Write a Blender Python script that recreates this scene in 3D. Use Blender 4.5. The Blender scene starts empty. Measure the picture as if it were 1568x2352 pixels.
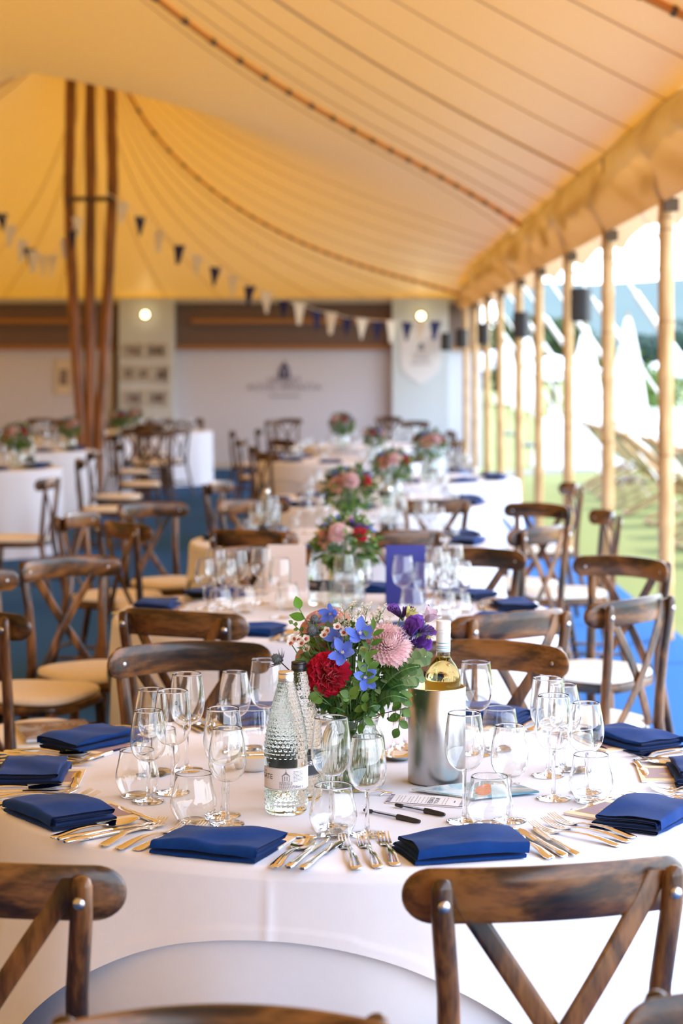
import bpy, math, random
import numpy as np
from mathutils import Vector, Matrix, noise
random.seed(7)
PI = math.pi
SC = bpy.context.scene
COL = SC.collection
sin, cos = math.sin, math.cos

# ------------------------------------------------------------------ camera
F, CX, CY, CAMZ = 4450.0, 800.0, 853.0, 1.607
cam_d = bpy.data.cameras.new('camera'); cam = bpy.data.objects.new('camera', cam_d); COL.objects.link(cam)
cam.location = (0, 0, CAMZ); cam.rotation_euler = (PI/2, 0, 0)
cam_d.sensor_fit = 'VERTICAL'; cam_d.sensor_height = 36.0; cam_d.lens = F/2352*36
cam_d.shift_x = (784-CX)/2352; cam_d.shift_y = (CY-1176)/2352
cam_d.clip_end = 2000; cam_d.clip_start = .05
cam_d.dof.use_dof = True; cam_d.dof.focus_distance = 3.72; cam_d.dof.aperture_fstop = 4.0
SC.camera = cam
TZ = 0.757                                             # height of the cloth on a table

def onplane(px, py, h=TZ):
    """a pixel of the photograph -> the point at height h"""
    s = (py-CY)/(CAMZ-h)
    return (px-CX)/s, F/s
def atdepth(px, py, Y):
    s = F/Y
    return Vector(((px-CX)/s, Y, CAMZ-(py-CY)/s))

# ------------------------------------------------------------------ objects
def link(name, me, parent=None):
    o = bpy.data.objects.new(name, me); COL.objects.link(o)
    if parent is not None: o.parent = parent
    return o
def tag(o, label=None, cat=None, group=None, kind=None):
    for k, v in (('label', label), ('category', cat), ('group', group), ('kind', kind)):
        if v: o[k] = v
        elif k in o: del o[k]
    return o
def empty(name, loc=(0, 0, 0), rz=0):
    o = link(name, None); o.location = loc; o.rotation_euler = (0, 0, rz); o.empty_display_size = .05
    return o
def copy_tree(o, parent=None):
    c = o.copy(); COL.objects.link(c)
    if parent is not None: c.parent = parent
    for ch in list(o.children): copy_tree(ch, c)
    return c
class Proto:
    """builds a thing once; the first placing moves it, later ones copy it"""
    def __init__(self, fn): self.fn = fn; self.o = None
    def place(self, loc, rz=0, label=None, cat=None, group=None, tilt=(0, 0), scale=1):
        if self.o is None: self.o = self.fn(); o = self.o
        else: o = copy_tree(self.o)
        o.location = loc; o.rotation_euler = (tilt[0], tilt[1], rz); o.scale = (scale,)*3
        tag(o, label, cat, group)
        return o

# ------------------------------------------------------------------ mesh builder
class MB:
    def __init__(self): self.v = []; self.f = []; self.m = []
    def add(self, vs, fs, mi=0):
        b = len(self.v); self.v.extend([tuple(p) for p in vs])
        for f in fs: self.f.append(tuple(i+b for i in f)); self.m.append(mi)
    def grid(self, fn, nu, nv, cu=False, cv=False, mi=0, capu=False):
        """fn(i,j) for i<nu, j<nv; cu/cv close that direction"""
        vs = [fn(i, j) for i in range(nu) for j in range(nv)]; fs = []
        for i in range(nu if cu else nu-1):
            for j in range(nv if cv else nv-1):
                a, b = i*nv+j, ((i+1) % nu)*nv+j; c, d = ((i+1) % nu)*nv+(j+1) % nv, i*nv+(j+1) % nv
                fs.append((a, b, c, d))
        if capu:
            fs.append(tuple(range(nv))); fs.append(tuple((nu-1)*nv+j for j in range(nv))[::-1])
        self.add(vs, fs, mi)
    def box(self, c, s, mi=0, rz=0):
        x, y, z = (d/2 for d in s); R = Matrix.Rotation(rz, 3, 'Z')
        vs = [Vector(c)+R @ Vector((sx*x, sy*y, sz*z)) for sz in (-1, 1) for sx, sy in ((-1, -1), (1, -1), (1, 1), (-1, 1))]
        self.add(vs, [(3, 2, 1, 0), (4, 5, 6, 7), (0, 1, 5, 4), (1, 2, 6, 5), (2, 3, 7, 6), (3, 0, 4, 7)], mi)
    def lathe(self, prof, n=32, c=(0, 0, 0), mi=0, capb=True, capt=False, fn=None):
        k = len(prof)
        def p(i, j):
            r, z = prof[i]; a = 2*PI*j/n
            if fn: r, z = fn(r, z, a, i)
            return (c[0]+r*cos(a), c[1]+r*sin(a), c[2]+z)
        vs = [p(i, j) for i in range(k) for j in range(n)]; fs = []
        for i in range(k-1):
            for j in range(n):
                fs.append((i*n+j, i*n+(j+1) % n, (i+1)*n+(j+1) % n, (i+1)*n+j))
        if capb and prof[0][0] > 1e-5: fs.append(tuple(range(n))[::-1])
        if capt and prof[-1][0] > 1e-5: fs.append(tuple((k-1)*n+j for j in range(n)))
        self.add(vs, fs, mi)
    def tube(self, pts, r, n=8, mi=0, caps=True, flat=None):
        """round sweep; r a number or a list; flat=(width factor, up vector) flattens it"""
        pts = [Vector(p) for p in pts]; k = len(pts)
        rr = r if isinstance(r, (list, tuple)) else [r]*k
        t0 = (pts[1]-pts[0]).normalized()
        ref = Vector((0, 0, 1)) if abs(t0.z) < .9 else Vector((1, 0, 0))
        nrm = (ref-t0*ref.dot(t0)).normalized(); vs = []
        for i in range(k):
            t = (pts[min(i+1, k-1)]-pts[max(i-1, 0)])
            t = t.normalized() if t.length > 1e-9 else t0
            nrm = nrm-t*nrm.dot(t); nrm = nrm.normalized() if nrm.length > 1e-9 else t.orthogonal().normalized()
            bn = t.cross(nrm)
            for j in range(n):
                a = 2*PI*j/n; vs.append(pts[i]+(nrm*cos(a)+bn*sin(a))*rr[i])
        fs = [(i*n+j, i*n+(j+1) % n, (i+1)*n+(j+1) % n, (i+1)*n+j) for i in range(k-1) for j in range(n)]
        if caps: fs += [tuple(range(n))[::-1], tuple((k-1)*n+j for j in range(n))]
        self.add(vs, fs, mi)
    def bar(self, secs, axis='z', n=12, p=2.6, mi=0):
        """secs: (x,y,z,ra,rb); superellipse sections perpendicular to axis"""
        vs = []
        for x, y, z, ra, rb in secs:
            for j in range(n):
                a = 2*PI*(j+.5)/n; ca, sa = cos(a), sin(a)
                u = math.copysign(abs(ca)**(2/p), ca)*ra; w = math.copysign(abs(sa)**(2/p), sa)*rb
                if axis == 'z': vs.append((x+u, y+w, z))
                elif axis == 'y': vs.append((x+u, y, z+w))
                else: vs.append((x, y+u, z+w))
        k = len(secs); fs = [(i*n+j, i*n+(j+1) % n, (i+1)*n+(j+1) % n, (i+1)*n+j) for i in range(k-1) for j in range(n)]
        fs += [tuple(range(n))[::-1], tuple((k-1)*n+j for j in range(n))]
        self.add(vs, fs, mi)
    def ball(self, c, r, n=10, mi=0):
        if not isinstance(r, (tuple, list)): r = (r, r, r)
        m = max(4, n//2+1)
        self.grid(lambda i, j: (c[0]+r[0]*sin(PI*i/(m-1))*cos(2*PI*j/n), c[1]+r[1]*sin(PI*i/(m-1))*sin(2*PI*j/n), c[2]+r[2]*cos(PI*i/(m-1))), m, n, cv=True, mi=mi)
    def mesh(self, name, mats, smooth=True, flip=True, auto=None):
        me = bpy.data.meshes.new(name); me.from_pydata([tuple(p) for p in self.v], [], self.f)
        if not isinstance(mats, (list, tuple)): mats = [mats]
        for m in mats: me.materials.append(m)
        if len(mats) > 1: me.polygons.foreach_set('material_index', self.m)
        import bmesh
        bm = bmesh.new(); bm.from_mesh(me)
        bmesh.ops.remove_doubles(bm, verts=bm.verts, dist=1e-6)
        if flip: bmesh.ops.recalc_face_normals(bm, faces=bm.faces)
        bm.to_mesh(me); bm.free()
        if smooth:
            me.polygons.foreach_set('use_smooth', [True]*len(me.polygons))
            me.set_sharp_from_angle(angle=math.radians(auto if auto else 50))
        me.update()
        return me
    def build(self, name, mats, parent=None, **k):
        return link(name, self.mesh(name, mats, **k), parent)

def text_mesh(s, size, name='lettering', depth=0.0, align='CENTER'):
    c = bpy.data.curves.new(name, 'FONT'); c.body = s; c.size = size; c.align_x = align; c.align_y = 'CENTER'; c.extrude = depth
    c.resolution_u = 2
    o = bpy.data.objects.new('tmp', c); COL.objects.link(o)
    dg = bpy.context.evaluated_depsgraph_get(); me = bpy.data.meshes.new_from_object(o.evaluated_get(dg))
    bpy.data.objects.remove(o); bpy.data.curves.remove(c)
    vs = [tuple(v.co) for v in me.vertices]; fs = [tuple(p.vertices) for p in me.polygons]
    bpy.data.meshes.remove(me)
    return vs, fs

# ------------------------------------------------------------------ materials
class NT:
    def __init__(self, name):
        self.mat = bpy.data.materials.new(name); self.mat.use_nodes = True
        self.t = self.mat.node_tree; self.t.nodes.clear()
        self.out = self.n('ShaderNodeOutputMaterial')
    def n(self, typ, ins=None, **props):
        nd = self.t.nodes.new(typ)
        for k, v in props.items(): setattr(nd, k, v)
        for k, v in (ins or {}).items(): self.set(nd, k, v)
        return nd
    def set(self, nd, k, v):
        s = nd.inputs[k]
        if isinstance(v, bpy.types.NodeSocket): self.t.links.new(v, s)
        elif isinstance(v, bpy.types.Node): self.t.links.new(v.outputs[0], s)
        elif isinstance(v, (tuple, list)) and len(v) == 3 and s.type == 'RGBA': s.default_value = (*v, 1)
        else: s.default_value = v
    def surf(self, nd): self.t.links.new(nd.outputs[0], self.out.inputs['Surface'])
    def noise(self, scale, detail=3, vec=None, rough=.55, dist=0):
        nd = self.n('ShaderNodeTexNoise', {'Scale': scale, 'Detail': detail, 'Roughness': rough, 'Distortion': dist})
        if vec is not None: self.set(nd, 'Vector', vec)
        return nd.outputs['Fac']
    def coords(self, scale=(1, 1, 1), rand=0, kind='Object'):
        c = self.n('ShaderNodeTexCoord').outputs[kind]
        mp = self.n('ShaderNodeMapping', {'Vector': c, 'Scale': scale})
        if rand:
            oi = self.n('ShaderNodeObjectInfo')
            mu = self.n('ShaderNodeMath', {0: oi.outputs['Random'], 1: rand}, operation='MULTIPLY')
            self.set(mp, 'Location', mu.outputs[0])
        return mp.outputs[0]
    def ramp(self, fac, stops):
        r = self.n('ShaderNodeValToRGB', {'Fac': fac}); e = r.color_ramp.elements
        while len(e) < len(stops): e.new(.5)
        for el, (p, c) in zip(e, stops): el.position = p; el.color = (*c, 1)
        return r.outputs[0]
    def mix(self, a, b, fac, typ='MIX'):
        m = self.n('ShaderNodeMix', data_type='RGBA', blend_type=typ)
        self.set(m, 0, fac); self.set(m, 6, a); self.set(m, 7, b)
        return m.outputs[2]
    def bump(self, h, strength=.3, dist=.002):
        return self.n('ShaderNodeBump', {'Height': h, 'Strength': strength, 'Distance': dist}).outputs[0]
    def pbsdf(self, col, rough=.5, metal=0, spec=.5, **k):
        b = self.n('ShaderNodeBsdfPrincipled', {'Base Color': col, 'Roughness': rough, 'Metallic': metal, 'Specular IOR Level': spec})
        for a, v in k.items(): self.set(b, a.replace('_', ' '), v)
        return b
def plain(name, col, rough=.5, metal=0, spec=.5, var=.0, vs=40, bump=0, bs=200, **k):
    m = NT(name); c = col
    if var:
        f = m.noise(vs, 3, m.coords())
        c = m.ramp(f, [(.3, tuple(x*(1-var) for x in col)), (.7, tuple(min(1, x*(1+var)) for x in col))])
    b = m.pbsdf(c, rough, metal, spec, **k)
    if bump: m.set(b, 'Normal', m.bump(m.noise(bs, 2, m.coords()), bump, .001))
    m.surf(b); return m.mat

def wood(name, dark, mid, light, rough=.36, coat=.25, sc=(1.0, 2.0, 3.2), sf=(.8, 5, 5)):
    m = NT(name)
    v = m.coords((1, 1, 1), 7.0)
    streak = m.noise(4.5, 4, m.n('ShaderNodeMapping', {'Vector': v, 'Scale': sc}).outputs[0], .6, .5)
    fine = m.noise(30, 4, m.n('ShaderNodeMapping', {'Vector': v, 'Scale': sf}).outputs[0], .6)
    f2 = m.n('ShaderNodeMath', {0: fine, 1: .22, 2: streak}, operation='MULTIPLY_ADD')
    c = m.ramp(f2.outputs[0], [(.44, dark), (.56, mid), (.74, light)])
    b = m.pbsdf(c, rough, 0, .12, Coat_Weight=coat, Coat_Roughness=.20)
    m.set(b, 'Normal', m.bump(fine, .15, .0008)); m.surf(b)
    return m.mat

def thin_glass(name, tint=(.97, .98, .985), edge=(.62, .65, .68), gloss=1.0, rough=.0):
    """one wall of a blown glass: what is behind shows through, reflection rises toward the rim of the shape"""
    m = NT(name)
    lw = m.n('ShaderNodeLayerWeight', {'Blend': .5})
    c = m.ramp(lw.outputs['Facing'], [(.0, tint), (.55, tint), (.86, tuple((a+b)/2 for a, b in zip(tint, edge))), (1.0, edge)])
    tr = m.n('ShaderNodeBsdfTransparent', {'Color': c})
    gl = m.n('ShaderNodeBsdfGlossy', {'Color': (1, 1, 1), 'Roughness': rough})
    pw = m.n('ShaderNodeMath', {0: lw.outputs['Facing'], 1: 4.0}, operation='POWER')
    fm = m.n('ShaderNodeMath', {0: pw.outputs[0], 1: .75*gloss, 2: .045*gloss}, operation='MULTIPLY_ADD'); fm.use_clamp = True
    mx = m.n('ShaderNodeMixShader', {0: fm.outputs[0], 1: tr.outputs[0], 2: gl.outputs[0]})
    m.surf(mx); return m.mat
def solid_glass(name, col=(1, 1, 1), ior=1.45, rough=0):
    m = NT(name); m.surf(m.n('ShaderNodeBsdfGlass', {'Color': col, 'IOR': ior, 'Roughness': rough})); return m.mat
def leafmat(name, a, b, rough=.45, trans=.35):
    m = NT(name)
    f = m.noise(14, 3, m.coords())
    rnd = m.n('ShaderNodeNewGeometry').outputs['Random Per Island']
    fr = m.n('ShaderNodeMath', {0: f, 1: rnd}, operation='ADD'); fh = m.n('ShaderNodeMath', {0: fr.outputs[0], 1: .5}, operation='MULTIPLY')
    c = m.ramp(fh.outputs[0], [(.25, a), (.75, b)])
    d = m.pbsdf(c, rough, 0, .4); t = m.n('ShaderNodeBsdfTranslucent', {'Color': c})
    m.surf(m.n('ShaderNodeMixShader', {0: trans, 1: d.outputs[0], 2: t.outputs[0]})); return m.mat

M = {}
M['wood'] = wood('walnut_stain', (.006, .0042, .0036), (.044, .0165, .0046), (.21, .084, .021), .40, .6)
M['wood_v'] = wood('walnut_stain_upright', (.006, .0042, .0036), (.044, .0165, .0046), (.21, .084, .021), .40, .6, (3.2, 3.2, .9), (6, 6, .7))
M['wood_far'] = wood('walnut_stain_far', (.012, .008, .006), (.055, .024, .009), (.15, .07, .026))
M['pad'] = plain('cream_seat_pad', (.78, .70, .58), .75, var=.04)
M['bolt'] = plain('bolt_steel', (.55, .54, .53), .30, 1)
M['cloth'] = plain('white_table_linen', (.77, .785, .86), .85, spec=.2, var=.01, bump=.12, bs=900)
M['cloth_under'] = plain('white_under_linen', (.73, .755, .84), .85, spec=.2, var=.01)
m = NT('blue_napkin_cotton')
v = m.coords(); w = m.n('ShaderNodeTexWave', {'Vector': v, 'Scale': 420.0, 'Distortion': .6, 'Detail': 1}, bands_direction='DIAGONAL')
c = m.mix((.0020, .024, .125), (.0038, .042, .195), m.noise(60, 3, v))
b = m.pbsdf(c, .8, 0, .12, Sheen_Weight=.06, Sheen_Roughness=.4); m.set(b, 'Normal', m.bump(w.outputs['Fac'], .12, .0006)); m.surf(b); M['napkin'] = m.mat
M['steel'] = plain('polished_cutlery_steel', (.82, .81, .79), .09, 1)
m = NT('brushed_steel')
v = m.coords((70, 70, .8)); f = m.noise(1, 3, v); f2 = m.noise(6, 3, m.coords((1, 1, .3)))
b = m.pbsdf(m.mix((.40, .39, .375), (.56, .545, .53), f2), .30, 1)
m.set(b, 'Normal', m.bump(f, .10, .0008)); m.surf(b); M['brushed'] = m.mat
M['glass'] = solid_glass('clear_bowl_glass', (.985, .99, .99), 1.45)
M['glass_foot'] = solid_glass('clear_foot_glass', (.985, .985, .985), 1.45)
M['glass_far'] = thin_glass('clear_far_glass', (.90, .91, .92), (.50, .52, .54), 1.4)
M['stem'] = solid_glass('stem_glass', (.98, .98, .98))
M['bottle'] = solid_glass('pale_green_bottle_glass', (.945, .982, .968), 1.36)
M['vase'] = thin_glass('vase_glass', (.86, .91, .89), (.42, .50, .48), 1.0)
M['wineglass_bottle'] = solid_glass('wine_filled_glass', (.93, .85, .52), 1.36)
M['wine_clear'] = thin_glass('bottle_neck_glass', (.9, .88, .75), (.5, .5, .4))
M['cap_silver'] = plain('silver_cap', (.80, .77, .72), .3, .9)
M['cap_black'] = plain('black_cap', (.015, .015, .017), .3)
M['capsule'] = plain('white_capsule', (.80, .80, .78), .38)
M['teal'] = plain('teal_band', (.02, .28, .40), .5)
M['paper'] = plain('white_paper', (.82, .80, .80), .6, spec=.3)
M['cream_card'] = plain('cream_card', (.84, .68, .44), .6, spec=.3)
M['mauve'] = plain('mauve_print', (.36, .25, .27), .55)
M['gold'] = plain('gold_print', (.45, .32, .10), .4)
M['ink'] = plain('black_ink', (.02, .02, .025), .6)
M['grey_ink'] = plain('grey_ink', (.22, .21, .23), .6)
M['navy'] = plain('navy_print', (.010, .015, .16), .5)
M['navy_cloth'] = plain('navy_flag_cloth', (.016, .018, .09), .8)
M['white_cloth'] = plain('white_flag_cloth', (.78, .74, .66), .8)
M['porcelain'] = plain('white_porcelain', (.82, .80, .77), .18)
M['pen_clear'] = thin_glass('pen_barrel', (.82, .82, .84), (.4, .4, .42))
# ------------------------------------------------------------------ chairs
def rail_mb(mb, mi=0):
    n, k = 40, 12
    def p(i, j):
        u = sin(PI/2*(-1+2*i/(n-1))); e = max(0, (abs(u)-.80)/.20)
        hh = .040*max(0, 1-e**2.2)**.5+.0010; th = .0100*max(0, 1-e**5)**.5+.0010
        a = 2*PI*(j+.5)/k; ca, sa = cos(a), sin(a)
        return (.221*u, -.040+.068*u*u+th*math.copysign(abs(ca)**.7, ca), .838+.010*(1-u*u)+hh*math.copysign(abs(sa)**.7, sa))
    mb.grid(p, n, k, cv=True, capu=True, mi=mi)
def rear_leg_mb(mb, s, mi=0):
    pts = [(.195, -.09, .0, .013, .013), (.182, -.05, .2, .016, .015), (.165, -.008, .40, .018, .017), (.158, -.002, .47, .018, .017),
           (.158, -.008, .58, .017, .015), (.163, -.020, .70, .017, .014), (.1755, -.034, .82, .017, .013), (.177, -.037, .862, .0165, .012), (.1775, -.0375, .873, .012, .009), (.1775, -.038, .877, .005, .004)]
    mb.bar([(s*x, y, z, a, b) for x, y, z, a, b in pts], p=2.5, n=14, mi=mi)
def slat_mb(mb, s, mi=0):
    sec = []
    for i in range(13):
        t = i/12; x = -.160+.268*t; z = .868-.405*t
        sec.append((s*x, -.016-.022*sin(PI*t)+s*.0055+.012*t, z, .0195, .0048))
    mb.bar(sec, p=4, mi=mi)
def seat_outline(j, n, g=0):
    a = 2*PI*j/n; ca, sa = cos(a), sin(a)
    x = math.copysign(abs(ca)**.55, ca); y = math.copysign(abs(sa)**.55, sa)
    w = .205+.022*y+g
    return x*w, .205+y*(.212+g)
def seat_mb(mb, layers, mi=0):
    n = 40; vs = []
    for g, z in layers:
        for j in range(n):
            x, y = seat_outline(j, n, g); vs.append((x, y, z))
    k = len(layers); fs = [(i*n+j, i*n+(j+1) % n, (i+1)*n+(j+1) % n, (i+1)*n+j) for i in range(k-1) for j in range(n)]
    fs += [tuple(range(n))[::-1], tuple((k-1)*n+j for j in range(n))]
    mb.add(vs, fs, mi)
FRAME = [(-.014, .418), (-.002, .422), (0, .43), (0, .446), (-.004, .452), (-.012, .454)]
PAD = [(-.016, .4545), (-.007, .458), (-.005, .466), (-.010, .477), (-.03, .484), (-.08, .488), (-.14, .489)]
def front_leg_mb(mb, s, mi=0):
    mb.tube([(s*.205, .400, 0), (s*.200, .392, .1), (s*.196, .384, .28), (s*.190, .375, .40), (s*.188, .372, .43)], [.010, .014, .0175, .018, .016], 12, mi)
def stretchers(mb_new, mi=0):
    for s in (-1, 1):
        mb = mb_new(); mb.tube([(s*.183, -.058, .17), (s*.193, .17, .175), (s*.199, .389, .17)], [.007, .0095, .007], 8, mi)
    mb = mb_new(); mb.tube([(-.199, .387, .22), (0, .392, .22), (.199, .387, .22)], [.007, .0095, .007], 8, mi)
    mb = mb_new(); mb.tube([(-.199, .388, .15), (0, .392, .15), (.199, .388, .15)], [.007, .0095, .007], 8, mi)
    mb = mb_new(); mb.tube([(-.178, -.042, .22), (0, -.045, .22), (.178, -.042, .22)], [.007, .0095, .007], 8, mi)
def bolt_mb(mb, s, front, mi=0):
    y = -.040+.068*.58+.0085 if front else -.047
    d = 1 if front else -1
    mb.grid(lambda i, j: (s*.1765+.0095*cos(PI/2*i/4)*cos(2*PI*j/12), y+d*.006*sin(PI/2*i/4), .839+.0095*cos(PI/2*i/4)*sin(2*PI*j/12)), 5, 12, cv=True, mi=mi, capu=True)
def make_chair():
    r = empty('cross_back_chair')
    mb = MB(); rail_mb(mb); mb.build('top_rail', M['wood'], r, auto=60)
    for s in (-1, 1):
        mb = MB(); rear_leg_mb(mb, s); mb.build('rear_leg', M['wood_v'], r, auto=60)
        mb = MB(); front_leg_mb(mb, s); mb.build('front_leg', M['wood_v'], r)
        mb = MB(); slat_mb(mb, s); mb.build('cross_slat', M['wood_v'], r, auto=40)
        for fr in (0, 1):
            mb = MB(); bolt_mb(mb, s, fr); tag(mb.build('bolt', M['bolt'], r), 'silver bolt head')
    mb = MB(); seat_mb(mb, FRAME); mb.build('seat_frame', M['wood'], r)
    mb = MB(); seat_mb(mb, PAD); tag(mb.build('seat_pad', M['pad'], r), 'cream seat pad')
    L = []
    def new(): L.append(MB()); return L[-1]
    stretchers(new)
    for mb in L: mb.build('stretcher', M['wood'], r)
    return r
def make_far_chair():
    mb = MB(); rail_mb(mb)
    for s in (-1, 1): rear_leg_mb(mb, s); front_leg_mb(mb, s); slat_mb(mb, s)
    seat_mb(mb, FRAME); stretchers(lambda: mb)
    o = mb.build('cross_back_chair', M['wood_far'], auto=55)
    p = MB(); seat_mb(p, PAD); p.build('seat_pad', M['pad'], o)
    return o
CH, CHF = Proto(make_chair), Proto(make_far_chair)
def chair_rail(px, py, face, label, group=None, far=False, h=.88, shift=(0, 0)):
    """place a chair so that the middle of its top rail shows at (px,py); face=(dx,dy) the way the sitter looks"""
    s = (py-CY)/(CAMZ-h); X, Y = (px-CX)/s+shift[0], F/s+shift[1]
    d = Vector((face[0], face[1], 0)).normalized(); rz = math.atan2(d.y, d.x)-PI/2
    off = Matrix.Rotation(rz, 3, 'Z') @ Vector((0, -.03, 0))
    return (CHF if far else CH).place((X-off.x, Y-off.y, 0), rz, label, 'chair', group)

W = 'cross-back chair'
chair_rail(1281, 1995, (-.22, 1), 'dark brown '+W+' with its back to the camera, right one at the front table', 'chairs around the front table')
chair_rail(-66, 1986, (.26, 1), 'dark brown '+W+' with its back to the camera, cut off by the left edge', 'chairs around the front table')
chair_rail(505, 2330, (.02, -1), 'wooden '+W+' of which only the top rail shows along the bottom edge')
chair_rail(1862, 2290, (-.15, -1), 'dark blue-black looking '+W+' rail cut off in the bottom right corner')
chair_rail(430, 1480, (.25, -1), 'brown '+W+' facing the camera behind the far left of the front table', 'chairs around the front table')
chair_rail(1128, 1477, (-.3, -1), 'brown '+W+' facing the camera behind the wine cooler', 'chairs around the front table')
chair_rail(402, 1407, (.42, .9), 'brown '+W+' seen from behind at the near left of the second table', 'chairs around the second table')
chair_rail(1192, 1410, (-.55, .83), 'worn golden brown '+W+' seen from behind at the near right of the second table', 'chairs around the second table')
chair_rail(1467, 1377, (-.75, .66), 'worn golden brown '+W+' at the right edge, largest on the grass side', 'chairs around the second table')
chair_rail(1442, 1282, (-.67, -.74), 'brown '+W+' facing left in front of the nearest bamboo pole', 'chairs around the second table')
chair_rail(1090, 1262, (-.25, -1), 'brown '+W+' facing the camera behind the blue menu card', 'chairs around the second table')
chair_rail(600, 1257, (.25, -1), 'pale-glared '+W+' facing the camera behind the glasses of the second table', 'chairs around the second table')
chair_rail(148, 1282, (.62, -.79), 'pale-glared brown '+W+' facing right, its whole X back showing at left', 'chairs around the second table')
chair_rail(-60, 1318, (.95, -.32), 'brown '+W+' cut off by the left edge with a pale bolted rail', 'chairs around the second table')
cm = chair_rail(-62, 1402, (.72, .70), 'brown '+W+' at the left edge with a magazine on its seat', 'chairs around the second table')
chair_rail(572, 1220, (.33, .94), 'dark brown '+W+' seen from behind at the near left of the third table', 'chairs around the third table')
chair_rail(925, 1221, (-.3, .95), 'dark brown '+W+' seen from behind, right of the pink flowers', 'chairs around the third table')
chair_rail(1252, 1212, (-.75, .66), 'worn brown '+W+' seen from behind at the right of the third table', 'chairs around the third table')
chair_rail(1245, 1158, (-.67, -.74), 'small brown '+W+' facing left in front of the middle bamboo poles', 'chairs around the third table')
chair_rail(272, 1202, (.8, .6), 'dark brown '+W+' seen from behind on the blue carpet at left', 'chairs around the third table')
chair_rail(342, 1157, (.6, -.8), 'pale-glared '+W+' facing right on the blue carpet, left of the third table', 'chairs around the third table')
chair_rail(168, 1180, (.97, -.25), 'brown '+W+' seen almost edge on behind the left chairs', 'chairs around the third table')
chair_rail(118, 1098, (-1, .1), 'dark '+W+' seen edge on facing the left white table', 'chairs on the left side')
chair_rail(575, 1148, (.45, -.9), 'white-glared '+W+' rail facing the camera behind the small glasses', 'chairs around the third table')
chair_rail(492, 1107, (.95, -.25), 'white-glared '+W+' seen edge on in the middle of the carpet', 'chairs around the fourth table')
chair_rail(1400, 1176, (-.96, -.1), 'small brown '+W+' seen edge on in front of the second nearest bamboo pole', 'chairs on the grass side')
chair_rail(1320, 1112, (-.96, -.1), 'small dark '+W+' seen edge on in front of the third nearest bamboo pole', 'chairs on the grass side')
fc = [(530, 990, (1, .05), 'farthest'), (548, 1008, (1, -.1), ''), (590, 985, (1, 0), ''), (620, 965, (.9, -.3), ''), (660, 962, (.3, -1), ''), (640, 1010, (.8, .6), ''),
      (575, 1025, (1, .1), ''), (600, 1040, (.8, .5), ''), (893, 958, (-.2, -1), ''), (955, 968, (-.3, -1), ''), (1040, 990, (-1, -.1), ''), (1055, 1010, (-1, .2), ''), (960, 1045, (-.4, .9), ''), (1000, 1150, (-.2, .98), '')]
for px, py, d, _ in fc:
    chair_rail(px, py, d, 'blurred dark '+W+' in the crowd round the far middle tables', 'chairs round the far middle tables', far=True)
fl = [(178, 1055, (1, .1)), (212, 1036, (1, -.1)), (268, 1018, (1, .1)), (252, 1000, (.9, .3)), (310, 985, (.3, .9)), (340, 975, (.2, .95)), (368, 962, (-.4, .9)), (415, 963, (-.9, .3)), (440, 968, (-1, -.1)),
      (462, 962, (-.95, -.2)), (270, 965, (.3, -.9)), (355, 990, (-.2, .9)), (415, 985, (-.8, .5)), (120, 965, (.2, -.9)), (95, 962, (-.2, -.9)), (30, 985, (.4, -.9))]
for px, py, d in fl:
    chair_rail(px, py, d, 'blurred dark '+W+' in the crowd round the tables at left', 'chairs round the left tables', far=True)

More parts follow.
